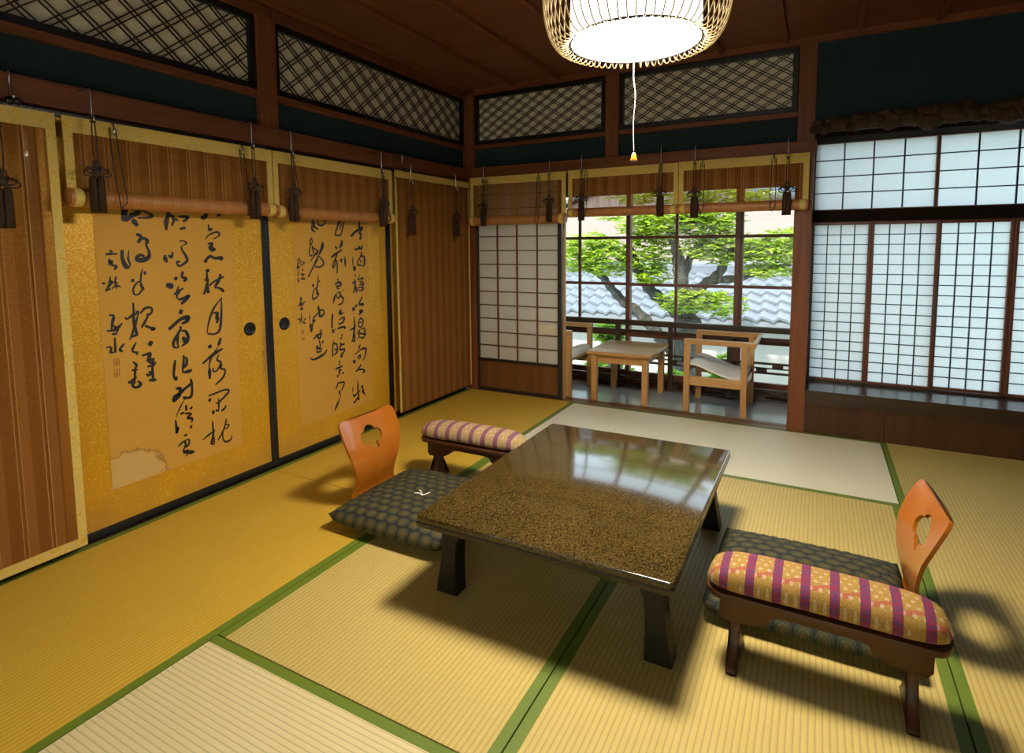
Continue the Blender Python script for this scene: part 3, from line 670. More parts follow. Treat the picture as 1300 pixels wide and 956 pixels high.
# ------------------------------------------------------------------ bamboo blinds
def blind(label, loc, rz, W, zt, zb, rolled=True, rr=.034, bw=.040, bottom=True, cords=(), sag=0.0):
    t = thing('bamboo_blind', label, 'blind', loc, rz, 'bamboo blinds with yellow brocade borders')
    lo = zb + rr if rolled else zb
    part(t, 'bamboo_sheet', 'sudare', lambda b: box(b, .004, W - .004, -.0008, .0008, lo, zt))
    def border(b):
        box(b, 0, W, -.003, .003, zt - (.058 if bw > .02 else .045), zt)
        box(b, 0, bw * .75, -.003, .003, lo, zt - .058); box(b, W - bw * .75, W, -.003, .003, lo, zt - .058)
        if not rolled and bottom: box(b, bw * .75, W - bw * .75, -.003, .003, zb, zb + .035)
    part(t, 'cloth_border', 'brocade', border)
    if rolled:
        def roll(b):
            n = 24; pts = []; rs = []
            for i in range(n + 1):
                u = i / n; pts.append((-.001 + (W + .002) * u, 0, zb + rr - sag * math.sin(PI * u))); rs.append(rr * (1 + .03 * math.sin(17 * u)))
            tube(b, pts, rs, 18)
        part(t, 'roll', 'roll', roll, angle=.7)
        for s in (0, 1):
            e0, e1 = (.012, .044) if s == 0 else (W - .044, W - .012)
            part(t, 'roll_end', 'brocade', lambda b: tube(b, [(e0, 0, zb + rr), (e0 + .004, 0, zb + rr), (e1 - .004, 0, zb + rr), (e1, 0, zb + rr)],
                                                       [rr * 1.0, rr * 1.06, rr * 1.06, rr * 1.0], 18), angle=.7)
    for cx in cords:
        def cord(b):
            zc = zb + rr
            tube(b, [(cx - .012, -.010, zt - .02), (cx - .014, -.022, (zt + zc) / 2), (cx - .014, -.050, zc + .01), (cx - .012, -.052, zc - .015), (cx - .004, -.04, zc - rr - .004)], .0022, 6)
            tube(b, [(cx + .010, -.010, zt - .02), (cx + .014, -.022, (zt + zc) / 2), (cx + .015, -.050, zc + .01), (cx + .012, -.052, zc - .015), (cx - .004, -.04, zc - rr - .004)], .0022, 6)
        part(t, 'pull_cord', 'cord', cord, True)
        part(t, 'cord_hook', 'steel', lambda b: tube(b, [(cx, -.008, zt + .005), (cx, -.016, zt - .012), (cx, -.022, zt - .035), (cx, -.016, zt - .046), (cx, -.008, zt - .04)], .0035, 8), True)
    return t
XL = .050
blind('full length bamboo blind hanging beside the corner on the left wall', (XL, -.925, 0), PI / 2, .895, 1.665, .045, False, bw=.018, bottom=False)
blind('rolled up bamboo blind above the narrower calligraphy door', (XL, -1.872, 0), PI / 2, .915, 1.655, 1.318, cords=(.12, .82), rr=.032)
blind('rolled up bamboo blind above the large calligraphy door with water stain', (XL, -2.782, 0), PI / 2, .905, 1.655, 1.325, cords=(.165, .730), rr=.034, sag=.004)
blind('full length bamboo blind at the left edge of the photo', (XL, -3.79, 0), PI / 2, .985, 1.655, .030, False)
YB = -.050
blind('rolled up bamboo blind in front of the corner paper door', (.075, YB, 0), 0, .81, 1.695, 1.325, cords=(.155, .60), rr=.036)
blind('rolled up bamboo blind over the left half of the veranda opening', (.905, YB, 0), 0, .775, 1.697, 1.365, cords=(.14, .66), rr=.032)
blind('rolled up bamboo blind over the right half of the veranda opening', (1.684, YB, 0), 0, .756, 1.700, 1.365, cords=(.15, .565), rr=.032)

# tassels
def tassel():
    t = thing('blind_tassel', '', 'tassel', (0, 0, 0), 0, 'brown silk tassels hanging in front of the blinds')
    for s in (-1, 1):
        part(t, 'fringe', 'silk', lambda b: lathe(b, [(.010, .0), (.0140, .0), (.0136, .05), (.0128, .105), (.0120, .125), (.009, .134), (.004, .138)], 30, s * .0105, s * -.004, .07, 10), True)
    def knot(b):
        for k in range(6):
            a = PI * k / 5 - .0; dx, dz = math.cos(a), math.sin(a) * .55 - .1
            p0 = Vector((0, -.004, .150)); d = Vector((dx, -.15, dz)); sdir = Vector((-dz, .5, dx))
            pts = [p0 + d * (.023 * (1 - math.cos(2 * PI * i / 12))) + sdir * (.013 * math.sin(2 * PI * i / 12)) for i in range(12)]
            tube(b, pts, .0030, 6, closed=True)
        for s in (-1, 1):
            pts = [Vector((s * .004 + .008 * math.sin(2 * PI * i / 10), -.005, .178 + .016 * math.cos(2 * PI * i / 10))) for i in range(10)]
            tube(b, pts, .003, 6, closed=True)
        lathe(b, [(.002, .138), (.010, .142), (.013, .150), (.010, .160), (.002, .165)], 12, 0, -.004)
    part(t, 'knot', 'cord', knot, True)
    def cord(b):
        tube(b, spline([(-.003, -.004, .16), (-.007, -.003, .25), (-.004, -.002, .350)], 6), .0024, 6)
        tube(b, spline([(.003, -.004, .16), (.008, -.003, .25), (.004, -.002, .350)], 6), .0024, 6)
        for z in (.335, .345): 
            tube(b, [(.009 * math.cos(2 * PI * i / 10), -.002 + .006 * math.sin(2 * PI * i / 10), z) for i in range(10)], .003, 6, closed=True)
    part(t, 'cord', 'cord', cord, True)
    def hook(b):
        tube(b, spline([(0, .090, .455), (0, .05, .458), (0, .012, .458), (0, .004, .450), (0, .003, .40), (0, .002, .352), (0, -.006, .338), (0, -.012, .345), (0, -.010, .358)], 5), .0032, 8)
    part(t, 'hook', 'steel', hook, True)
    return t
T0 = tassel()
XT, YT = .108, -.108
TS = [((XT, -2.993, 1.237), 1, 'tassel on the full length blind at the left edge of the photo'),
      ((XT, -2.709, 1.302), 1, 'tassel near the left end of the blind over the large calligraphy door'),
      ((XT, -2.029, 1.304), 1, 'tassel at the right end of the blind over the large calligraphy door'),
      ((XT, -1.799, 1.301), 1, 'tassel at the left end of the blind over the narrower calligraphy door'),
      ((XT, -1.114, 1.290), 1, 'tassel at the right end of the blind over the narrower calligraphy door'),
      ((XT, -.826, 1.245), 1, 'tassel on the left part of the full length corner blind'),
      ((XT, -.298, 1.240), 1, 'dim tassel on the full length corner blind close to the corner'),
      ((.229, YT, 1.318), 0, 'tassel next to the corner on the blind before the paper door'),
      ((.780, YT, 1.334), 0, 'tassel at the right end of the blind before the paper door'),
      ((1.028, YT, 1.338), 0, 'tassel at the left end of the blinds over the veranda opening'),
      ((1.579, YT, 1.348), 0, 'left tassel of the two beside the middle of the veranda opening'),
      ((1.795, YT, 1.334), 0, 'right tassel of the two beside the middle of the veranda opening'),
      ((2.327, YT, 1.335), 0, 'tassel before the tall post at the right end of the veranda opening')]
for i, (loc, left, lab) in enumerate(TS):
    lab = 'brown silk ' + lab
    if i == 0:
        T0.location = loc; T0.rotation_euler = (0, 0, PI / 2); T0['label'] = lab
    else:
        dup(T0, loc, PI / 2 if left else 0, lab)
def wall_hook(loc, rz, label, m):
    t = thing('wall_hook', label, 'hook', loc, rz)
    part(t, 'shank', 'steel', lambda b: tube(b, spline([(0, .03, .062), (0, 0, .066), (0, 0, .02), (0, -.006, -.02), (0, -.022, -.03), (0, -.03, -.018)], 5), .0040, 8), True)
    part(t, 'cord_knot', m, lambda b: (lathe(b, [(.001, -.052), (.012, -.046), (.015, -.036), (.011, -.026), (.002, -.022)], 14, -.010, -.02), lathe(b, [(.001, -.050), (.011, -.044), (.013, -.036), (.010, -.028), (.002, -.024)], 14, .010, -.026)), True)
wall_hook((.026, -2.920, 1.712), PI / 2, 'bright metal hook on the head beam above the left edge blind', 'iron')
wall_hook((.026, -.817, 1.712), PI / 2, 'small hook with a dark knot on the head beam near the corner', 'iron')
# ------------------------------------------------------------------ paper screens
def shoji(name, label, cat, loc, W, z0, z1, cols, rows, fw=.03, top=.03, bot=.03, koshi=0, fm='black', lm='dark_z', bar_w=.008, kind='structure', left=None, pm='shoji'):
    t = thing(name, label, cat, loc, 0, None, kind)
    lw = fw if left is None else left
    def frame(b):
        box(b, 0, lw, -.015, .015, z0, z1, .002); box(b, W - fw, W, -.015, .015, z0, z1, .002)
        box(b, lw, W - fw, -.014, .014, z0, z0 + bot, .002); box(b, lw, W - fw, -.014, .014, z1 - top, z1, .002)
        if koshi: box(b, lw, W - fw, -.014, .014, z0 + koshi, z0 + koshi + .022, .002)
    part(t, 'frame', fm, frame)
    pz = z0 + (koshi + .022 if koshi else bot)
    if koshi: part(t, 'wood_panel', 'koshi', lambda b: box(b, lw, W - fw, -.004, .006, z0 + bot, z0 + koshi))
    def grid(b):
        for i in range(1, cols):
            x = lw + (W - fw - lw) * i / cols; box(b, x - bar_w / 2, x + bar_w / 2, -.010, .004, pz, z1 - top)
        for j in range(1, rows):
            z = pz + (z1 - top - pz) * j / rows; box(b, lw, W - fw, -.010, .0035, z - bar_w * .4, z + bar_w * .4)
    part(t, 'lattice', lm, grid)
    part(t, 'paper', pm, lambda b: box(b, lw, W - fw, .004, .005, pz, z1 - top))
    return t
d5 = shoji('door_5', 'white paper sliding door with a brown lower board beside the veranda opening', 'sliding door', (.072, .022, 0), .755, -.002, 1.70, 4, 13, .032, .03, .028, .245, 'black', 'win_z', .009, pm='shoji_bright')
part(d5, 'paper_patch', 'oldpaper', lambda b: box(b, .560, .695, .0032, .0042, .50, .56))
d6 = shoji('door_6', 'second paper sliding door pushed behind the first, only its edge showing', 'sliding door', (.085, .075, 0), .745, -.012, 1.70, 4, 13, .030, .03, .028, .245, 'pale_z', 'win_z', .009)
for i in range(4):  # added unseen paper doors, let daylight in to fill the shadows
    shoji('door_%d' % (7 + i), 'added paper door for shadow fill behind the viewer, %s from the gold doors, outside the photo' % ('first', 'second', 'third', 'farthest')[i], 'sliding door', (.002 + .95 * i, -4.985 if i % 2 else -5.02, 0), .948, -.002, 1.898, 4, 8, .03, .03, .03, 0, 'black', 'win_z', .009, pm='shoji_fill')
# alcove with the paper window
one('trim_13', 'dark_x', 'glossy dark sill board below the paper window', 'sill', [(2.463, 3.84, -.012, .42, .192, .268)])
bm = bmesh.new(); box(bm, 2.463, 2.880, .004, .03, -.05, .192, .001); box(bm, 2.882, 3.84, .004, .03, -.05, .192, .001); box(bm, 2.463, 3.84, -.002, .03, .168, .194, .002)
box(bm, 2.463, 3.84, .03, .05, -.05, .192)
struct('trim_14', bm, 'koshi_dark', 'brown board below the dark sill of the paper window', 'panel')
one('trim_15', 'soffit', 'dark beam between the upper and lower paper panes', 'beam', [(2.44, 3.84, .262, .36, 1.300, 1.372)])
one('trim_16', 'soffit', 'dark beam above the upper paper panes behind the gnarled log', 'beam', [(2.464, 3.84, .064, .36, 1.795, 1.829)])
one('trim_17', 'dark_x', 'dark bottom rail under the white paper panes', 'rail', [(2.44, 3.84, .268, .36, .262, .282)])
AX = (2.462, 2.790, 3.130, 3.480, 3.84)
for i, lab in enumerate(('lower white paper pane next to the tall post', 'lower white paper pane second from the tall post', 'lower white paper pane right of the double middle stile', 'lower white paper pane cut by the right edge')):
    a, b = AX[i], AX[i + 1]
    shoji('window_%d' % (i + 1), lab, 'paper window', (a, .300 + (.0 if i in (0, 3) else .024 if i == 2 else .0), 0), b - a + (.004 if i == 1 else 0), .280, 1.302, 4, 16, .016, .022, .012, 0, 'win_z', 'lacquer', .0062)
for i, (a, b) in enumerate(((2.462, 3.108), (3.108, 3.84))):
    shoji('window_%d' % (i + 5), ('upper white paper pane with large cells above the left lower panes', 'upper white paper pane with large cells reaching the right edge')[i], 'paper window', (a, .31, 0), b - a, 1.370, 1.800, 4, 4, .009, .010, .010, 0, 'win_z', 'lacquer', .008)
one('wall_veranda', 'koshi', 'narrow board wall at the right end of the veranda', 'wall', [(2.42, 2.462, .088, .98, -.05, 2.0), (2.462, 2.50, .34, .98, -.3, 2.0)])
def burl(b):
    rnd = random.Random(3)
    n = 70
    for i in range(n):
        u = i / (n - 1); x = 2.462 + u * 1.36
        h = .030 + .028 * (.5 + .5 * math.sin(5.1 * u + .2)) + .020 * math.sin(31 * u) * u + .016 * rnd.random() + .02 * u * (1 - u) * 2
        for k in range(3):
            t = bmesh.new(); bmesh.ops.create_icosphere(t, subdivisions=2, radius=1)
            r = (.011 + .024 * rnd.random() ** 1.5) * (.8 + .6 * min(1, u * 3))
            for v in t.verts: v.co *= 1 + .22 * (rnd.random() - .5)
            bmesh.ops.transform(t, matrix=Matrix.Translation((x + rnd.uniform(-.01, .01), -.012 + rnd.uniform(-.02, .012), 1.818 + rnd.random() * h)) @ Matrix.Diagonal((r * 1.15, r, r, 1)), verts=t.verts)
            merge(b, t)
bm = bmesh.new(); burl(bm)
tube(bm, [(2.463, .002, 1.835), (2.8, 0, 1.842), (3.1, 0, 1.85), (3.5, 0, 1.85), (3.838, 0, 1.85)], [.022, .03, .04, .04, .04], 12)
tag(obj('gnarled_log', bm, 'burl', None, True), 'gnarled brown burl log edging the teal wall above the paper window', 'log')

# ------------------------------------------------------------------ veranda and its windows
VZ = -.020
one('floor_veranda', 'veranda', 'polished brown veranda boards with sky reflection painted in grey', 'floor', [(-.4, 2.46, .125, .98, -.12, VZ)])
one('wall_veranda_left', 'koshi', 'board wall at the hidden left end of the veranda', 'wall', [(-.45, -.4, .0, 1.0, -.2, 2.0)])
YW = .80
def sash(n, label, x0, x1, muntins, y, thick=.035):
    t = thing('window_%d' % n, label, 'window', (x0, y, 0), 0, None, 'structure')
    W = x1 - x0
    def frame(b):
        box(b, 0, thick, -.016, .016, .045, 1.62, .002); box(b, W - thick, W, -.016, .016, .045, 1.62, .002)
        for a, c in ((.045, .100), (.395, .440), (1.585, 1.62)): box(b, thick, W - thick, -.015, .015, a, c, .002)
    part(t, 'frame', 'win_z', frame)
    def mun(b):
        for m in muntins: box(b, m - x0 - .011, m - x0 + .011, -.010, .010, .44, 1.585, .001)
        for z in (.836, 1.226): box(b, thick, W - thick, -.009, .009, z - .012, z + .012, .001)
    part(t, 'muntins', 'win_x', mun)
    part(t, 'pane', 'glass', lambda b: box(b, thick, W - thick, -.002, .002, .10, 1.585))
    return t
sash(7, 'left glazed window of the veranda, partly behind the corner paper door', .215, 1.120, (.655,), YW + .02)
sash(8, 'middle glazed window of the veranda with the tree trunk behind it', 1.085, 1.975, (1.500,), YW - .018)
sash(9, 'right glazed window of the veranda beside the tall post', 1.950, 2.420, (), YW + .02, .045)
one('trim_18', 'win_x', 'window head above the veranda windows', 'beam', [(-.4, 2.42, YW - .05, YW + .06, 1.615, 2.0)])
one('trim_19', 'win_x', 'grooved window sill of the veranda', 'sill', [(-.4, 2.42, YW - .045, YW + .07, -.12, .045)])
one('trim_20', 'win_z', 'blank window jamb at the hidden left end of the veranda', 'jamb', [(-.4, .215, YW - .03, YW + .05, .04, 1.62)])
rl = thing('railing', 'dark red veranda railing with stepped fretwork in front of the windows', 'railing', (0, YW - .085, VZ))
part(rl, 'handrail', 'dark_x', lambda b: box(b, -.35, 2.415, -.022, .022, .522, .566, .004))
for x in (.16, .600, 1.040, 1.480, 1.930, 2.385):
    part(rl, 'post', 'dark_z', lambda b: box(b, x - .020, x + .020, -.018, .018, 0, .522, .002))
for zc in (.255, .050):
    def fret(b):
        for dz in (-.036, .036): box(b, -.35, 2.415, -.010, .010, zc + dz - .008, zc + dz + .008)
        box(b, -.35, 2.415, -.009, .009, zc - .005, zc + .005)
        x = -.3; k = 0
        while x < 2.38:
            s = 1 if k % 2 else -1
            box(b, x, x + .075, -.009, .009, min(zc, zc + s * .03), max(zc, zc + s * .03)); x += .11; k += 1
    part(rl, 'fretwork', 'dark_x', fret)
part(rl, 'lower_rail', 'dark_x', lambda b: box(b, -.35, 2.415, -.009, .009, .468, .486, .001))

# veranda furniture
def armchair(label, loc, rz):
    # front faces local -x, width along y
    t = thing('armchair', label, 'chair', loc, rz, 'wooden armchairs on the veranda')
    D, W, s, H = .415, .50, .040, .530
    for x in (0, D - s):
        for y in (-W / 2, W / 2 - s):
            part(t, 'leg', 'pale_z', lambda b: box(b, x, x + s, y, y + s, 0, H - .034, .003))
    for y in (-W / 2, W / 2 - s):
        part(t, 'armrest', 'pale_x', lambda b: box(b, -.002, D + .03, y - .002, y + s + .002, H - .034, H, .004))
        part(t, 'side_rail', 'pale_x', lambda b: box(b, s, D - s, y + .010, y + s - .010, .205, .268, .003))
    part(t, 'back_rail', 'pale_y', lambda b: prism(b, [(D + .005, H - .085), (D + .027, H - .080), (D + .056, H + .002), (D + .030, H + .002)], -W / 2 - .002, W / 2 + .002, 'xz', .003))
    part(t, 'front_rail', 'pale_y', lambda b: box(b, .008, .028, -W / 2 + s, W / 2 - s, .285, .325, .003))
    part(t, 'rear_rail', 'pale_y', lambda b: box(b, D - .03, D - .01, -W / 2 + s, W / 2 - s, .205, .255, .003))
    prof = spline([(.004, 0, .322), (.02, 0, .352), (.08, 0, .352), (.17, 0, .320), (.27, 0, .285), (.345, 0, .278), (.40, 0, .295)], 6)
    def seat(b):
        up = [(p.x, p.z) for p in prof]; lo = [(p.x, p.z - .014) for p in reversed(prof)]
        prism(b, up + lo, -W / 2 + s + .001, W / 2 - s - .001, 'xz')
    part(t, 'seat', 'canvas', seat, angle=.6)
    return t
armchair('pale wooden armchair with a cream sling seat, right of the small table', (1.698, .390, VZ), 0)
armchair('pale wooden armchair half hidden behind the paper door, left of the small table', (.842, .395, VZ), PI)
st = thing('side_table', 'small square pale wooden table between the two veranda armchairs', 'table', (1.228, .400, VZ))
def stop(b): box(b, -.245, .245, -.285, .285, .368, .394, .006)
part(st, 'tabletop', 'pale_x', stop)
part(st, 'apron', 'pale_x', lambda b: (box(b, -.175, .175, -.235, -.215, .302, .368), box(b, -.175, .175, .215, .235, .302, .368), box(b, -.19, -.172, -.215, .215, .302, .368), box(b, .172, .19, -.215, .215, .302, .368)))
for x in (-1, 1):
    for y in (-1, 1):
        part(st, 'leg', 'pale_z', lambda b: box(b, x * .195 - .022, x * .195 + .022, y * .238 - .022, y * .238 + .022, 0, .368, .003))

# ------------------------------------------------------------------ low lacquer table
tb = thing('low_table', 'low square table with a glossy speckled brown lacquer top', 'table', (1.795, -1.935, 0))
TWX, TWY, TH = .412, .537, .300
def top(b):
    o = []
    for cx, cy, a0 in ((TWX - .012, TWY - .012, 0), (-TWX + .012, TWY - .012, 90), (-TWX + .012, -TWY + .012, 180), (TWX - .012, -TWY + .012, 270)):
        for k in range(4):
            a = math.radians(a0 + 30 * k); o.append((cx + .012 * math.cos(a), cy + .012 * math.sin(a)))
    prism(b, o, TH - .020, TH, 'xy', .004)
part(tb, 'tabletop', 'tabletop', top, angle=.6)
def edge(b):
    t = bmesh.new()
    rings = [(TWX - .001, TWY - .001, TH - .020), (TWX, TWY, TH - .026), (TWX - .004, TWY - .004, TH - .040), (TWX - .030, TWY - .030, TH - .048)]
    rv = [[t.verts.new((sx * a, sy * c, z)) for sx, sy in ((1, 1), (-1, 1), (-1, -1), (1, -1))] for a, c, z in rings]
    for p, q in zip(rv, rv[1:]):
        for i in range(4): t.faces.new((p[i], p[(i + 1) % 4], q[(i + 1) % 4], q[i]))
    t.faces.new(rv[0]); t.faces.new(rv[-1]); merge(b, t)
part(tb, 'edge_band', 'tableside', edge)
def tleg(sx, sy):
    out = spline([(.396, 0, 0), (.390, 0, .04), (.377, 0, .11), (.370, 0, .18), (.370, 0, .253)], 5)
    inn = spline([(.314, 0, .0), (.316, 0, .04), (.317, 0, .11), (.313, 0, .175), (.297, 0, .213), (.272, 0, .230), (.222, 0, .238), (.212, 0, .253)], 5)
    ol = [(sx * p.x, p.z) for p in out] + [(sx * p.x, p.z) for p in reversed(inn)]
    y0 = sy * .456
    return lambda b: prism(b, ol, y0 - sy * .062, y0, 'xz', .004)
for sx in (-1, 1):
    for sy in (-1, 1):
        part(tb, 'leg', 'legblack', tleg(sx, sy), angle=.35)

# ------------------------------------------------------------------ cushions, backrests, armrests
def cushion(label, loc, rz, LX, LY, T, lift=.0):
    t = thing('floor_cushion', label, 'cushion', loc, rz, 'dark brocade floor cushions')
    n = 32; rnd = random.Random(int(abs(loc[0]) * 1000))
    bm = bmesh.new()
    def hgt(u, v):
        e = max(0, 1 - abs(u) ** 3.6) ** .5 * max(0, 1 - abs(v) ** 3.6) ** .5
        tie = math.exp(-(u * u + v * v) / .012)
        puck = .10 * math.sin(46 * u) * max(0, abs(v) - .70) * 3.0 + .10 * math.sin(46 * v + 1) * max(0, abs(u) - .70) * 3.0
        return e * (1 + puck * 1.2) * (1 - .35 * tie)
    def XY(u, v):
        k2 = 1 - .045 * abs(u * v) ** 5; kx = (1 - .012 * (1 - abs(v) ** 3)) * k2; ky = (1 - .012 * (1 - abs(u) ** 3)) * k2
        return u * LX / 2 * (kx if abs(u) > 0 else 1), v * LY / 2 * ky
    def corner(u, v): return .018 * (abs(u * v)) ** 5
    topv, botv = [], []
    for i in range(n + 1):
        rt, rb = [], []
        for j in range(n + 1):
            u, v = -1 + 2 * i / n, -1 + 2 * j / n
            x, y = XY(u, v); mid = T * .40 + corner(u, v) + lift
            h = hgt(u, v)
            rt.append(bm.verts.new((x, y, mid + h * T * .60)))
            edge = i in (0, n) or j in (0, n)
            rb.append(rt[-1] if edge else bm.verts.new((x, y, max(lift, mid - h * T * .42 - corner(u, v)))))
        topv.append(rt); botv.append(rb)
    for i in range(n):
        for j in range(n):
            bm.faces.new((topv[i][j], topv[i + 1][j], topv[i + 1][j + 1], topv[i][j + 1]))
            q = (botv[i][j + 1], botv[i + 1][j + 1], botv[i + 1][j], botv[i][j])
            try: bm.faces.new(q)
            except ValueError: pass
    obj('cover', bm, 'zabuton', t, True)
    zc = lift + T * .40 + T * .60 * .65
    def tuft(b):
        for a, L in ((.3, .042), (2.6, .05), (3.6, .036), (5.4, .040)):
            tube(b, spline([(0, 0, zc + .002), (L * .5 * math.cos(a), L * .5 * math.sin(a), zc + .012), (L * math.cos(a + .2), L * math.sin(a + .2), zc + .014)], 5), [.0022] * 11, 6)
        lathe(b, [(.001, zc + .008), (.005, zc + .005), (.006, zc), (.004, zc - .003)], 8)
    part(t, 'center_tuft', 'white_thread', tuft, True)
    return t
cushion('dark floral brocade floor cushion at the left side of the low table', (1.030, -1.976, .0), 0, .585, .575, .108, .006)
cushion('dark floral brocade floor cushion behind the plum banded armrest at right', (2.505, -1.872, .0), 0, .580, .555, .092, .006)

def build_backrest(label, loc, rz):
    """plywood sheet made from an outline with a hole, then bent"""
    t = thing('legless_chair', label, 'chair', loc, rz, 'orange plywood backrests')
    half = [(.150, .0), (.165, .005), (.174, .016), (.178, .036), (.179, .085), (.173, .135), (.158, .188), (.140, .240), (.127, .290), (.130, .338), (.148, .385), (.150, .46), (.150, .55), (.150, .77)]
    pts = spline([(a, 0, s) for a, s in half], 6)                      # (half width, -, arc length from the top)
    hole = []
    lobes = ((.038, .10, .031), (.038, PI - .10, .031), (.020, PI / 2, .038), (.034, 1.5 * PI - .35, .019), (.052, 1.5 * PI - .45, .011), (.013, 1.5 * PI, .030))
    for k in range(90):
        a = 2 * PI * k / 90; r = .018
        for dd, aa, R in lobes:
            q = R * R - (dd * math.sin(a - aa)) ** 2
            if q > 0: r = max(r, dd * math.cos(a - aa) + math.sqrt(q))
        hole.append((r * math.cos(a), .118 - r * math.sin(a)))
    S = pts[-1].z
    bm = bmesh.new()
    nv = 46; rows = 120
    def hw(s):
        for p, q in zip(pts, pts[1:]):
            if s <= q.z: return p.x + (q.x - p.x) * (s - p.z) / max(1e-6, q.z - p.z)
        return pts[-1].x
    # bend profile: arc length -> (x, z)
    prof = spline([(.062, 0, .400), (.034, 0, .338), (.004, 0, .265), (-.014, 0, .197), (-.014, 0, .140), (-.004, 0, .091), (.002, 0, .057), (-.012, 0, .027), (-.045, 0, .0145), (-.12, 0, .013), (-.36, 0, .013)], 10)
    L = [0]
    for a, b in zip(prof, prof[1:]): L.append(L[-1] + (b - a).length)
    def at(s):
        s = min(s, L[-1] - 1e-6)
        for i in range(len(L) - 1):
            if s <= L[i + 1]:
                f = (s - L[i]) / (L[i + 1] - L[i]); p = prof[i].lerp(prof[i + 1], f); tg = (prof[i + 1] - prof[i]).normalized()
                return p, Vector((tg.z, 0, -tg.x))
    def place(y, s, off):
        p, nr = at(s)
        k = max(0, min(1, (.30 - s) / .15))
        wing = -.022 * k * (y / .18) ** 2
        return Vector((p.x + wing, y, p.z)) + nr * off
    # planar grid with a hole, by 2-D triangulation of a filled outline
    ol = [(p.x, p.z) for p in pts if p.z <= .72]
    outline = [(a, s) for a, s in ol] + [(-a, s) for a, s in reversed(ol)]
    from mathutils.geometry import delaunay_2d_cdt
    vs = [Vector((a, s)) for a, s in outline] + [Vector(h) for h in hole]
    no = len(outline); nh = len(hole)
    ed = [(i, (i + 1) % no) for i in range(no)] + [(no + i, no + (i + 1) % nh) for i in range(nh)]
    def inh(a, s): return (a / .077) ** 2 + ((s - .124) / .074) ** 2 < 1
    for i in range(1, 72):
        for j in range(-9, 10):
            s = .72 * i / 72; a = j / 9.6 * hw(s)
            if not inh(a, s): vs.append(Vector((a, s)))
    V, E_, F, _, _, _ = delaunay_2d_cdt(vs, ed, [], 0, 1e-5)
    def inpoly(a, s, poly):
        c = False; j = len(poly) - 1
        for i in range(len(poly)):
            (x1, y1), (x2, y2) = poly[i], poly[j]
            if (y1 > s) != (y2 > s) and a < (x2 - x1) * (s - y1) / (y2 - y1) + x1: c = not c
            j = i
        return c
    f = [bm.verts.new(place(v.x, v.y, 0)) for v in V]; k = [bm.verts.new(place(v.x, v.y, -.011)) for v in V]
    used = {}
    for tri in F:
        c = sum((V[i] for i in tri), Vector((0, 0))) / len(tri)
        if not inpoly(c.x, c.y, outline) or inpoly(c.x, c.y, hole): continue
        bm.faces.new([f[i] for i in tri]); bm.faces.new([k[i] for i in reversed(tri)])
        for i in range(len(tri)):
            e = (tri[i], tri[(i + 1) % len(tri)])
            if (e[1], e[0]) in used: del used[(e[1], e[0])]
            else: used[e] = 1
    for a, b in used: bm.faces.new((f[b], f[a], k[a], k[b]))
    for v in [v for v in bm.verts if not v.link_faces]: bm.verts.remove(v)
    o = obj('bent_plywood', bm, 'ply', t); smooth_angle(o, .6)
    return t
build_backrest('orange brown plywood backrest with a plum shaped hole behind the left cushion', (.725, -1.935, 0), PI)
build_backrest('orange brown plywood backrest with a plum shaped hole at the right', (2.795, -1.840, 0), .06)

def armrest(label, loc, rz, m, LX=.56, WY=.150):
    t = thing('armrest', label, 'armrest', loc, rz, 'padded kneeling armrests')
    def pad(b):
        n, k = 40, 20
        rings = []
        for i in range(n + 1):
            u = -1 + 2 * i / n; e = max(0, 1 - abs(u) ** 7) ** .45
            x = u * LX / 2; ring = []
            for j in range(k):
                a = 2 * PI * j / k; c, s = math.cos(a), math.sin(a)
                y = math.copysign(abs(c) ** .75, c) * WY / 2 * (.35 + .65 * e); z = .240 + .012 * (1 - u * u) * .6 + (math.copysign(abs(s) ** .8, s) * (.052 if s > 0 else .030)) * e
                ring.append(b.verts.new((x, y, z)))
            rings.append(ring)
        for p, q in zip(rings, rings[1:]):
            for j in range(k): b.faces.new((p[j], p[(j + 1) % k], q[(j + 1) % k], q[j]))
        b.faces.new(list(reversed(rings[0]))); b.faces.new(rings[-1])
    part(t, 'pad', m, pad, True)
    def base(b):
        o = []
        for cx, sgn in ((LX / 2 - .045, 1), (-LX / 2 + .045, -1)):
            for k in range(9):
                a = -PI / 2 + PI * k / 8
                o.append((cx + sgn * .050 * math.cos(a), sgn * math.sin(a) * (WY / 2 - .006)))
        prism(b, o, .198, .217, 'xy', .004)
    part(t, 'base_board', 'armwood', base, angle=.6)
    def beam(b):
        h = LX / 2 - .035
        arch = spline([(-h + .085, 0, .122), (-h + .125, 0, .142), (-.10, 0, .163), (0, 0, .166), (.10, 0, .163), (h - .125, 0, .142), (h - .085, 0, .122)], 6)
        o = [(-h, .199), (-h, .136), (-h + .012, .120)] + [(p.x, p.z) for p in arch] + [(h - .012, .120), (h, .136), (h, .199)]
        prism(b, o, -.034, .034, 'xz', .003)
    part(t, 'beam', 'armwood', beam, angle=.5)
    for s in (-1, 1):
        def leg(b):
            l = spline([(.020, 0, .123), (.020, 0, .100), (.036, 0, .052), (.078, 0, .007), (.081, 0, 0)], 5)
            o = [(p.x, p.z) for p in l] + [(-p.x, p.z) for p in reversed(l)]
            xc = s * (LX / 2 - .075)
            prism(b, o, xc - .014, xc + .014, 'yz', .004)
        part(t, 'leg', 'armwood', leg, angle=.6)
    return t
armrest('low armrest padded in tan brocade with mauve bands beyond the left cushion', (1.050, -1.600, .0012), .02, 'arm_pale')
armrest('low armrest padded in ochre brocade with plum bands at the right front', (2.540, -2.255, .0012), -.01, 'arm_red')

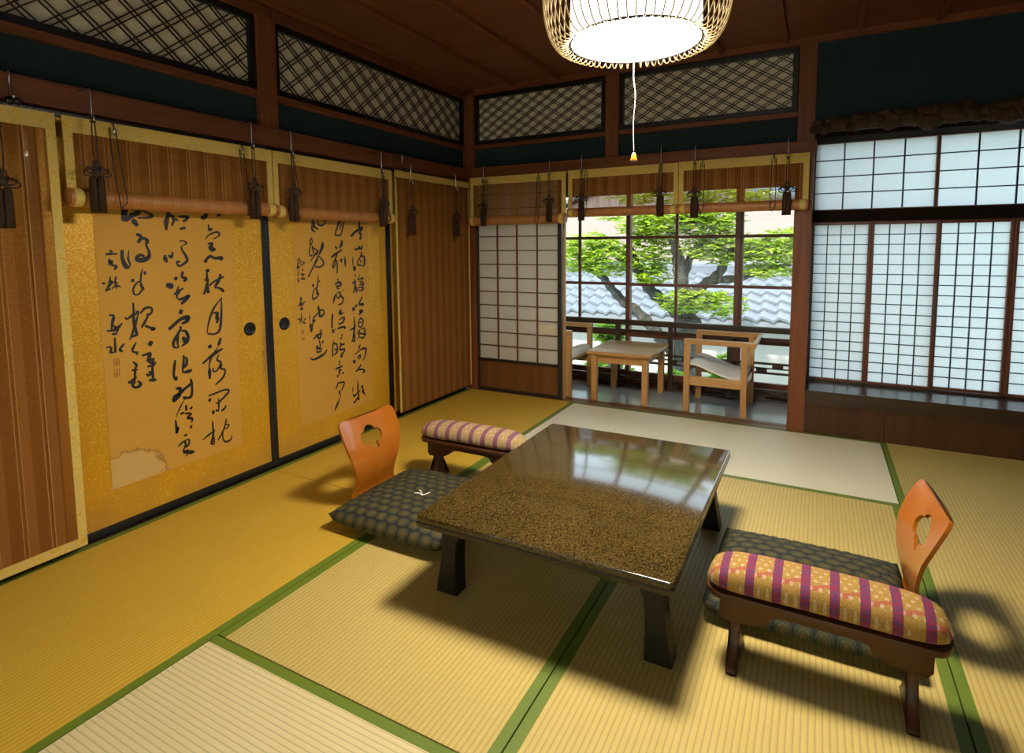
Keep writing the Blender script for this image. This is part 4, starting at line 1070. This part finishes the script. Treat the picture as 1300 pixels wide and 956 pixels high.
# ------------------------------------------------------------------ lamp
LX, LY, LZ = 1.985, -2.110, 1.785
lp = thing('pendant_lamp', 'round pendant lamp with a glowing white drum in a bamboo rib basket', 'lamp', (LX, LY, LZ))
DR = .196
part(lp, 'diffuser_disc', 'glow', lambda b: lathe(b, [(DR - .004, .002), (DR - .003, .005)], 64))
part(lp, 'paper_drum', 'glow_side', lambda b: lathe(b, [(DR, .006), (DR, .25)], 64, capb=False, capt=False), True)
part(lp, 'drum_cap', 'black', lambda b: lathe(b, [(DR, .25), (DR, .256), (.02, .262)], 64, capb=False))
for z, r in ((.002, DR + .001), (.257, DR + .004)):
    part(lp, 'ring', 'ring', lambda b: tube(b, [(r * math.cos(2 * PI * i / 72), r * math.sin(2 * PI * i / 72), z) for i in range(72)], .0042, 8, closed=True))
def basket(b):
    n = 64
    for i in range(n):
        a = 2 * PI * i / n; pts = []
        for k in range(25):
            f = -.62 * PI + 1.24 * PI * k / 24
            r = DR + .006 + .080 * (math.cos(f) + .36) / 1.36; z = .134 + .140 * math.sin(f) / .97
            aa = a + .0 * k
            pts.append((r * math.cos(aa), r * math.sin(aa), z))
        tube(b, pts, .0022, 5)
part(lp, 'rib_basket', 'bamboo', basket, True)
part(lp, 'pull_cord', 'grey_thread', lambda b: tube(b, spline([(0, 0, .004), (-.004, .002, -.10), (.003, 0, -.16), (-.002, 0, -.24), (0, 0, -.335)], 6), .0014, 6), True)
part(lp, 'pull_bead', 'amber', lambda b: lathe(b, [(.002, -.332), (.006, -.336), (.0075, -.345), (.012, -.356), (.010, -.358), (.001, -.356)], 14), True)
part(lp, 'power_cord', 'black', lambda b: tube(b, [(0, 0, .26), (0, 0, .40), (0, 0, .575)], .004, 8), True)
part(lp, 'ceiling_rose', 'black', lambda b: lathe(b, [(.05, .584), (.048, .57), (.02, .555)], 24), True)
# ------------------------------------------------------------------ garden beyond the windows
one('ground', 'ground', 'mossy garden ground below the windows', 'ground', [(-14, 14, .98, 20, -2.3, -2.2)])
def leaf(b, p, d, up, L, W):
    d = d.normalized(); s = d.cross(up)
    s = s.normalized() if s.length > 1e-4 else d.orthogonal().normalized(); n = s.cross(d)
    q = [p, p + d * L * .35 + s * W / 2 + n * L * .05, p + d * L * .75 + s * W * .4, p + d * L - n * L * .10, p + d * L * .75 - s * W * .4, p + d * L * .35 - s * W / 2 + n * L * .05]
    v = [b.verts.new(x) for x in q]
    b.faces.new((v[0], v[1], v[2], v[3])); b.faces.new((v[0], v[3], v[4], v[5]))
rl_ = random.Random(11)
def cloud(b, c, r, n, L=.075, W=.034):
    for _ in range(n):
        while True:
            p = Vector((rl_.uniform(-1, 1), rl_.uniform(-1, 1), rl_.uniform(-1, 1)))
            if p.length < 1: break
        p = Vector(c) + Vector((p.x * r[0], p.y * r[1], p.z * r[2]))
        a = rl_.uniform(0, 2 * PI)
        for k in range(4):                                  # leaves in little rosettes
            d = Vector((math.cos(a + k * 1.6), math.sin(a + k * 1.6), rl_.uniform(-.25, .55)))
            leaf(b, p, d, Vector((rl_.uniform(-.4, .4), rl_.uniform(-.4, .4), 1)), L * rl_.uniform(.7, 1.25), W * rl_.uniform(.8, 1.2))
TY0 = 2.8
tr = thing('garden_tree', 'gnarled garden tree with yellow green leaves outside the veranda windows', 'tree', (1.22, TY0, -2.2))
O = Vector((1.22, TY0, -2.2))
def limb(b, pts, r0, r1):
    P = [p - O for p in spline([(x, y, z) for x, y, z in pts], 6)]
    n = len(P); tube(b, P, [(r0 + (r1 - r0) * i / (n - 1)) * (1 + .16 * math.sin(i * 1.9)) for i in range(n)], 10)
def trunkp(b):
    limb(b, [(1.24, TY0, -2.2), (1.22, TY0, -1.2), (1.20, TY0, -.2), (1.215, TY0, .33)], .19, .125)
    limb(b, [(1.20, TY0, .28), (.99, TY0 + .03, .45), (.78, TY0 + .05, .60), (.66, TY0, .78), (.57, TY0 - .02, .98), (.50, TY0, 1.15)], .085, .045)
    limb(b, [(1.22, TY0, .28), (1.17, TY0, .55), (1.11, TY0 - .02, .80), (1.08, TY0, 1.02), (1.03, TY0, 1.20), (.96, TY0, 1.38)], .095, .045)
    limb(b, [(1.13, TY0, .72), (1.20, TY0 + .05, 1.0), (1.32, TY0 + .06, 1.18), (1.45, TY0 + .1, 1.32)], .055, .03)
    limb(b, [(1.20, TY0, .55), (1.36, TY0 + .08, .70), (1.52, TY0 + .1, .84), (1.60, TY0 + .1, 1.02), (1.72, TY0 + .1, 1.15)], .07, .035)
    limb(b, [(1.46, TY0 + .1, .76), (1.70, TY0 + .15, .78), (1.95, TY0 + .15, .86), (2.25, TY0 + .15, .95)], .05, .025)
    limb(b, [(.85, TY0 + .04, .1), (.62, TY0 + .02, .35), (.42, TY0, .50), (.25, TY0, .68), (.14, TY0, .80), (-.1, TY0, .92)], .075, .035)
    limb(b, [(1.18, TY0, -.25), (1.0, TY0 + .02, -.05), (.85, TY0 + .04, .1)], .09, .075)
part(tr, 'trunk', 'bark', trunkp, True)
CL = [((-.15, 2.8, 1.02), (.42, .35, .20), 190), ((.25, 2.75, 1.00), (.35, .35, .24), 210), ((.02, 2.8, 1.22), (.35, .3, .10), 50), ((.62, 2.8, 1.40), (.26, .3, .22), 120), ((.72, 2.85, 1.05), (.30, .3, .28), 170),
      ((1.02, 2.75, 1.42), (.42, .35, .20), 210), ((1.40, 2.8, 1.42), (.40, .35, .20), 210), ((1.62, 2.85, 1.12), (.34, .3, .20), 170), ((1.30, 2.8, 1.12), (.22, .3, .14), 70),
      ((2.02, 2.9, 1.06), (.38, .3, .16), 170), ((2.25, 2.95, 1.22), (.34, .3, .12), 90), ((2.0, 2.9, .86), (.32, .3, .07), 70), ((1.20, 2.7, .52), (.34, .3, .15), 120), ((1.58, 2.75, .50), (.26, .3, .14), 90), ((.80, 2.8, .80), (.2, .3, .12), 50),
      ((1.0, 2.9, 1.75), (.8, .4, .14), 180), ((.2, 2.9, 1.5), (.15, .2, .06), 12), ((1.7, 2.9, 1.68), (.45, .4, .10), 70)]
def foliage(b):
    for c, r, n in CL: cloud(b, Vector(c) - O, r, int(n * 1.6))
part(tr, 'foliage', 'leaf', foliage)
def shrub(label, c, r, n, L=.09, W=.045):
    base = Vector((c[0], c[1], -2.2))
    t = thing('garden_shrub', label, 'shrub', base, 0, 'shrubs below the veranda windows')
    part(t, 'foliage', 'leaf_dark', lambda b: cloud(b, Vector(c) - base, r, n, L, W))
    part(t, 'stem', 'bark', lambda b: tube(b, spline([(0, 0, 0), (.05, .02, (c[2] + 2.2) * .5), (0, 0, c[2] + 2.2)], 6), .03, 8), True)
shrub('bright leafy sprig seen over the small veranda table at left', (.66, 1.62, .26), (.15, .10, .13), 70, .09, .045)
shrub('low green shrub seen through the lower left panes', (.36, 2.35, -.35), (.40, .25, .18), 240)
shrub('green shrub seen under the small veranda table', (1.22, 2.1, -.38), (.28, .22, .22), 200)
shrub('green shrub seen behind the right veranda armchair', (1.76, 1.95, -.12), (.17, .16, .22), 130)

# long tiled roof of the garden building
RX0, RX1, RY0, RY1, RZ0, RZ1 = -4.2, 4.6, 4.5, 5.9, .125, .72
gb = thing('garden_building', 'low pale building with a wavy grey tiled roof beyond the tree', 'building', (0, 5.0, -2.2))
OB = Vector((0, 5.0, -2.2))
def roofm(b):
    rows, pitch, seg = 6, .215, 8
    nx = int((RX1 - RX0) / pitch)
    for r in range(rows):
        y0 = RY0 + (RY1 - RY0) * r / rows; y1 = RY0 + (RY1 - RY0) * (r + 1) / rows + .03
        z0 = RZ0 + (RZ1 - RZ0) * r / rows + .030; z1 = RZ0 + (RZ1 - RZ0) * (r + 1) / rows
        prev = None
        for i in range(nx * seg + 1):
            x = RX0 + pitch * i / seg; u = (i % seg) / seg
            h = .022 * math.sin(2 * PI * u) + .008 * math.sin(4 * PI * u)
            cur = [b.verts.new(Vector((x, y0, z0 + h - .035)) - OB), b.verts.new(Vector((x, y0, z0 + h)) - OB), b.verts.new(Vector((x, y1, z1 + h)) - OB)]
            if prev:
                b.faces.new((prev[0], cur[0], cur[1], prev[1])); b.faces.new((prev[1], cur[1], cur[2], prev[2]))
            prev = cur
part(gb, 'tiled_roof', 'tile', roofm, angle=.9)
def ridge(b):
    box(b, RX0, RX1, RY1 - .08 - 5.0, RY1 + .12 - 5.0, RZ1 + 2.16, RZ1 + 2.27); tube(b, [(RX0, RY1 + .02 - 5.0, RZ1 + 2.29), (RX1, RY1 + .02 - 5.0, RZ1 + 2.29)], .07, 10)
part(gb, 'ridge', 'tile', ridge)
part(gb, 'fascia', 'greyboard', lambda b: box(b, RX0, RX1, RY0 + .02 - 5, RY0 + .05 - 5, 2.2 + RZ0 - .13, 2.2 + RZ0 - .02))
part(gb, 'wall', 'render_pale', lambda b: box(b, RX0 + .1, RX1 - .1, RY0 + .3 - 5, RY1 - .1 - 5, 0, 2.2 + RZ0 - .02))
# neighbouring house
nh = thing('neighbour_house', 'pinkish cream house wall with a slanting roof edge far behind the tree', 'building', (0, 9.2, -2.2))
ol = [(-6.5, 0), (6.5, 0), (6.5, 4.9), (1.0, 5.1), (-.6, 5.15), (-2.8, 4.35), (-4.6, 3.7), (-6.5, 3.1)]
part(nh, 'wall', 'render_pink', lambda b: prism(b, ol, 0, 1.5, 'xz'))
part(nh, 'roof', 'tile', lambda b: (bar(b, (-6.9, .75, 3.02), (-.55, .75, 5.28), 1.7, .09, (-.33, 0, .94)),))
for x0, x1, z0, z1, nm in ((1.15, 2.3, 4.30, 4.75, 'window'), (-.2, .5, 4.35, 4.75, 'window')):
    wf = part(nh, nm, 'greyboard', lambda b: (box(b, x0, x1, -.04, .0, z0, z0 + .06), box(b, x0, x1, -.04, 0, z1 - .06, z1), box(b, x0, x0 + .06, -.04, 0, z0, z1), box(b, x1 - .06, x1, -.04, 0, z0, z1)))
    part(wf, 'pane', 'blueglass', lambda b: box(b, x0 + .06, x1 - .06, -.015, -.005, z0 + .06, z1 - .06))
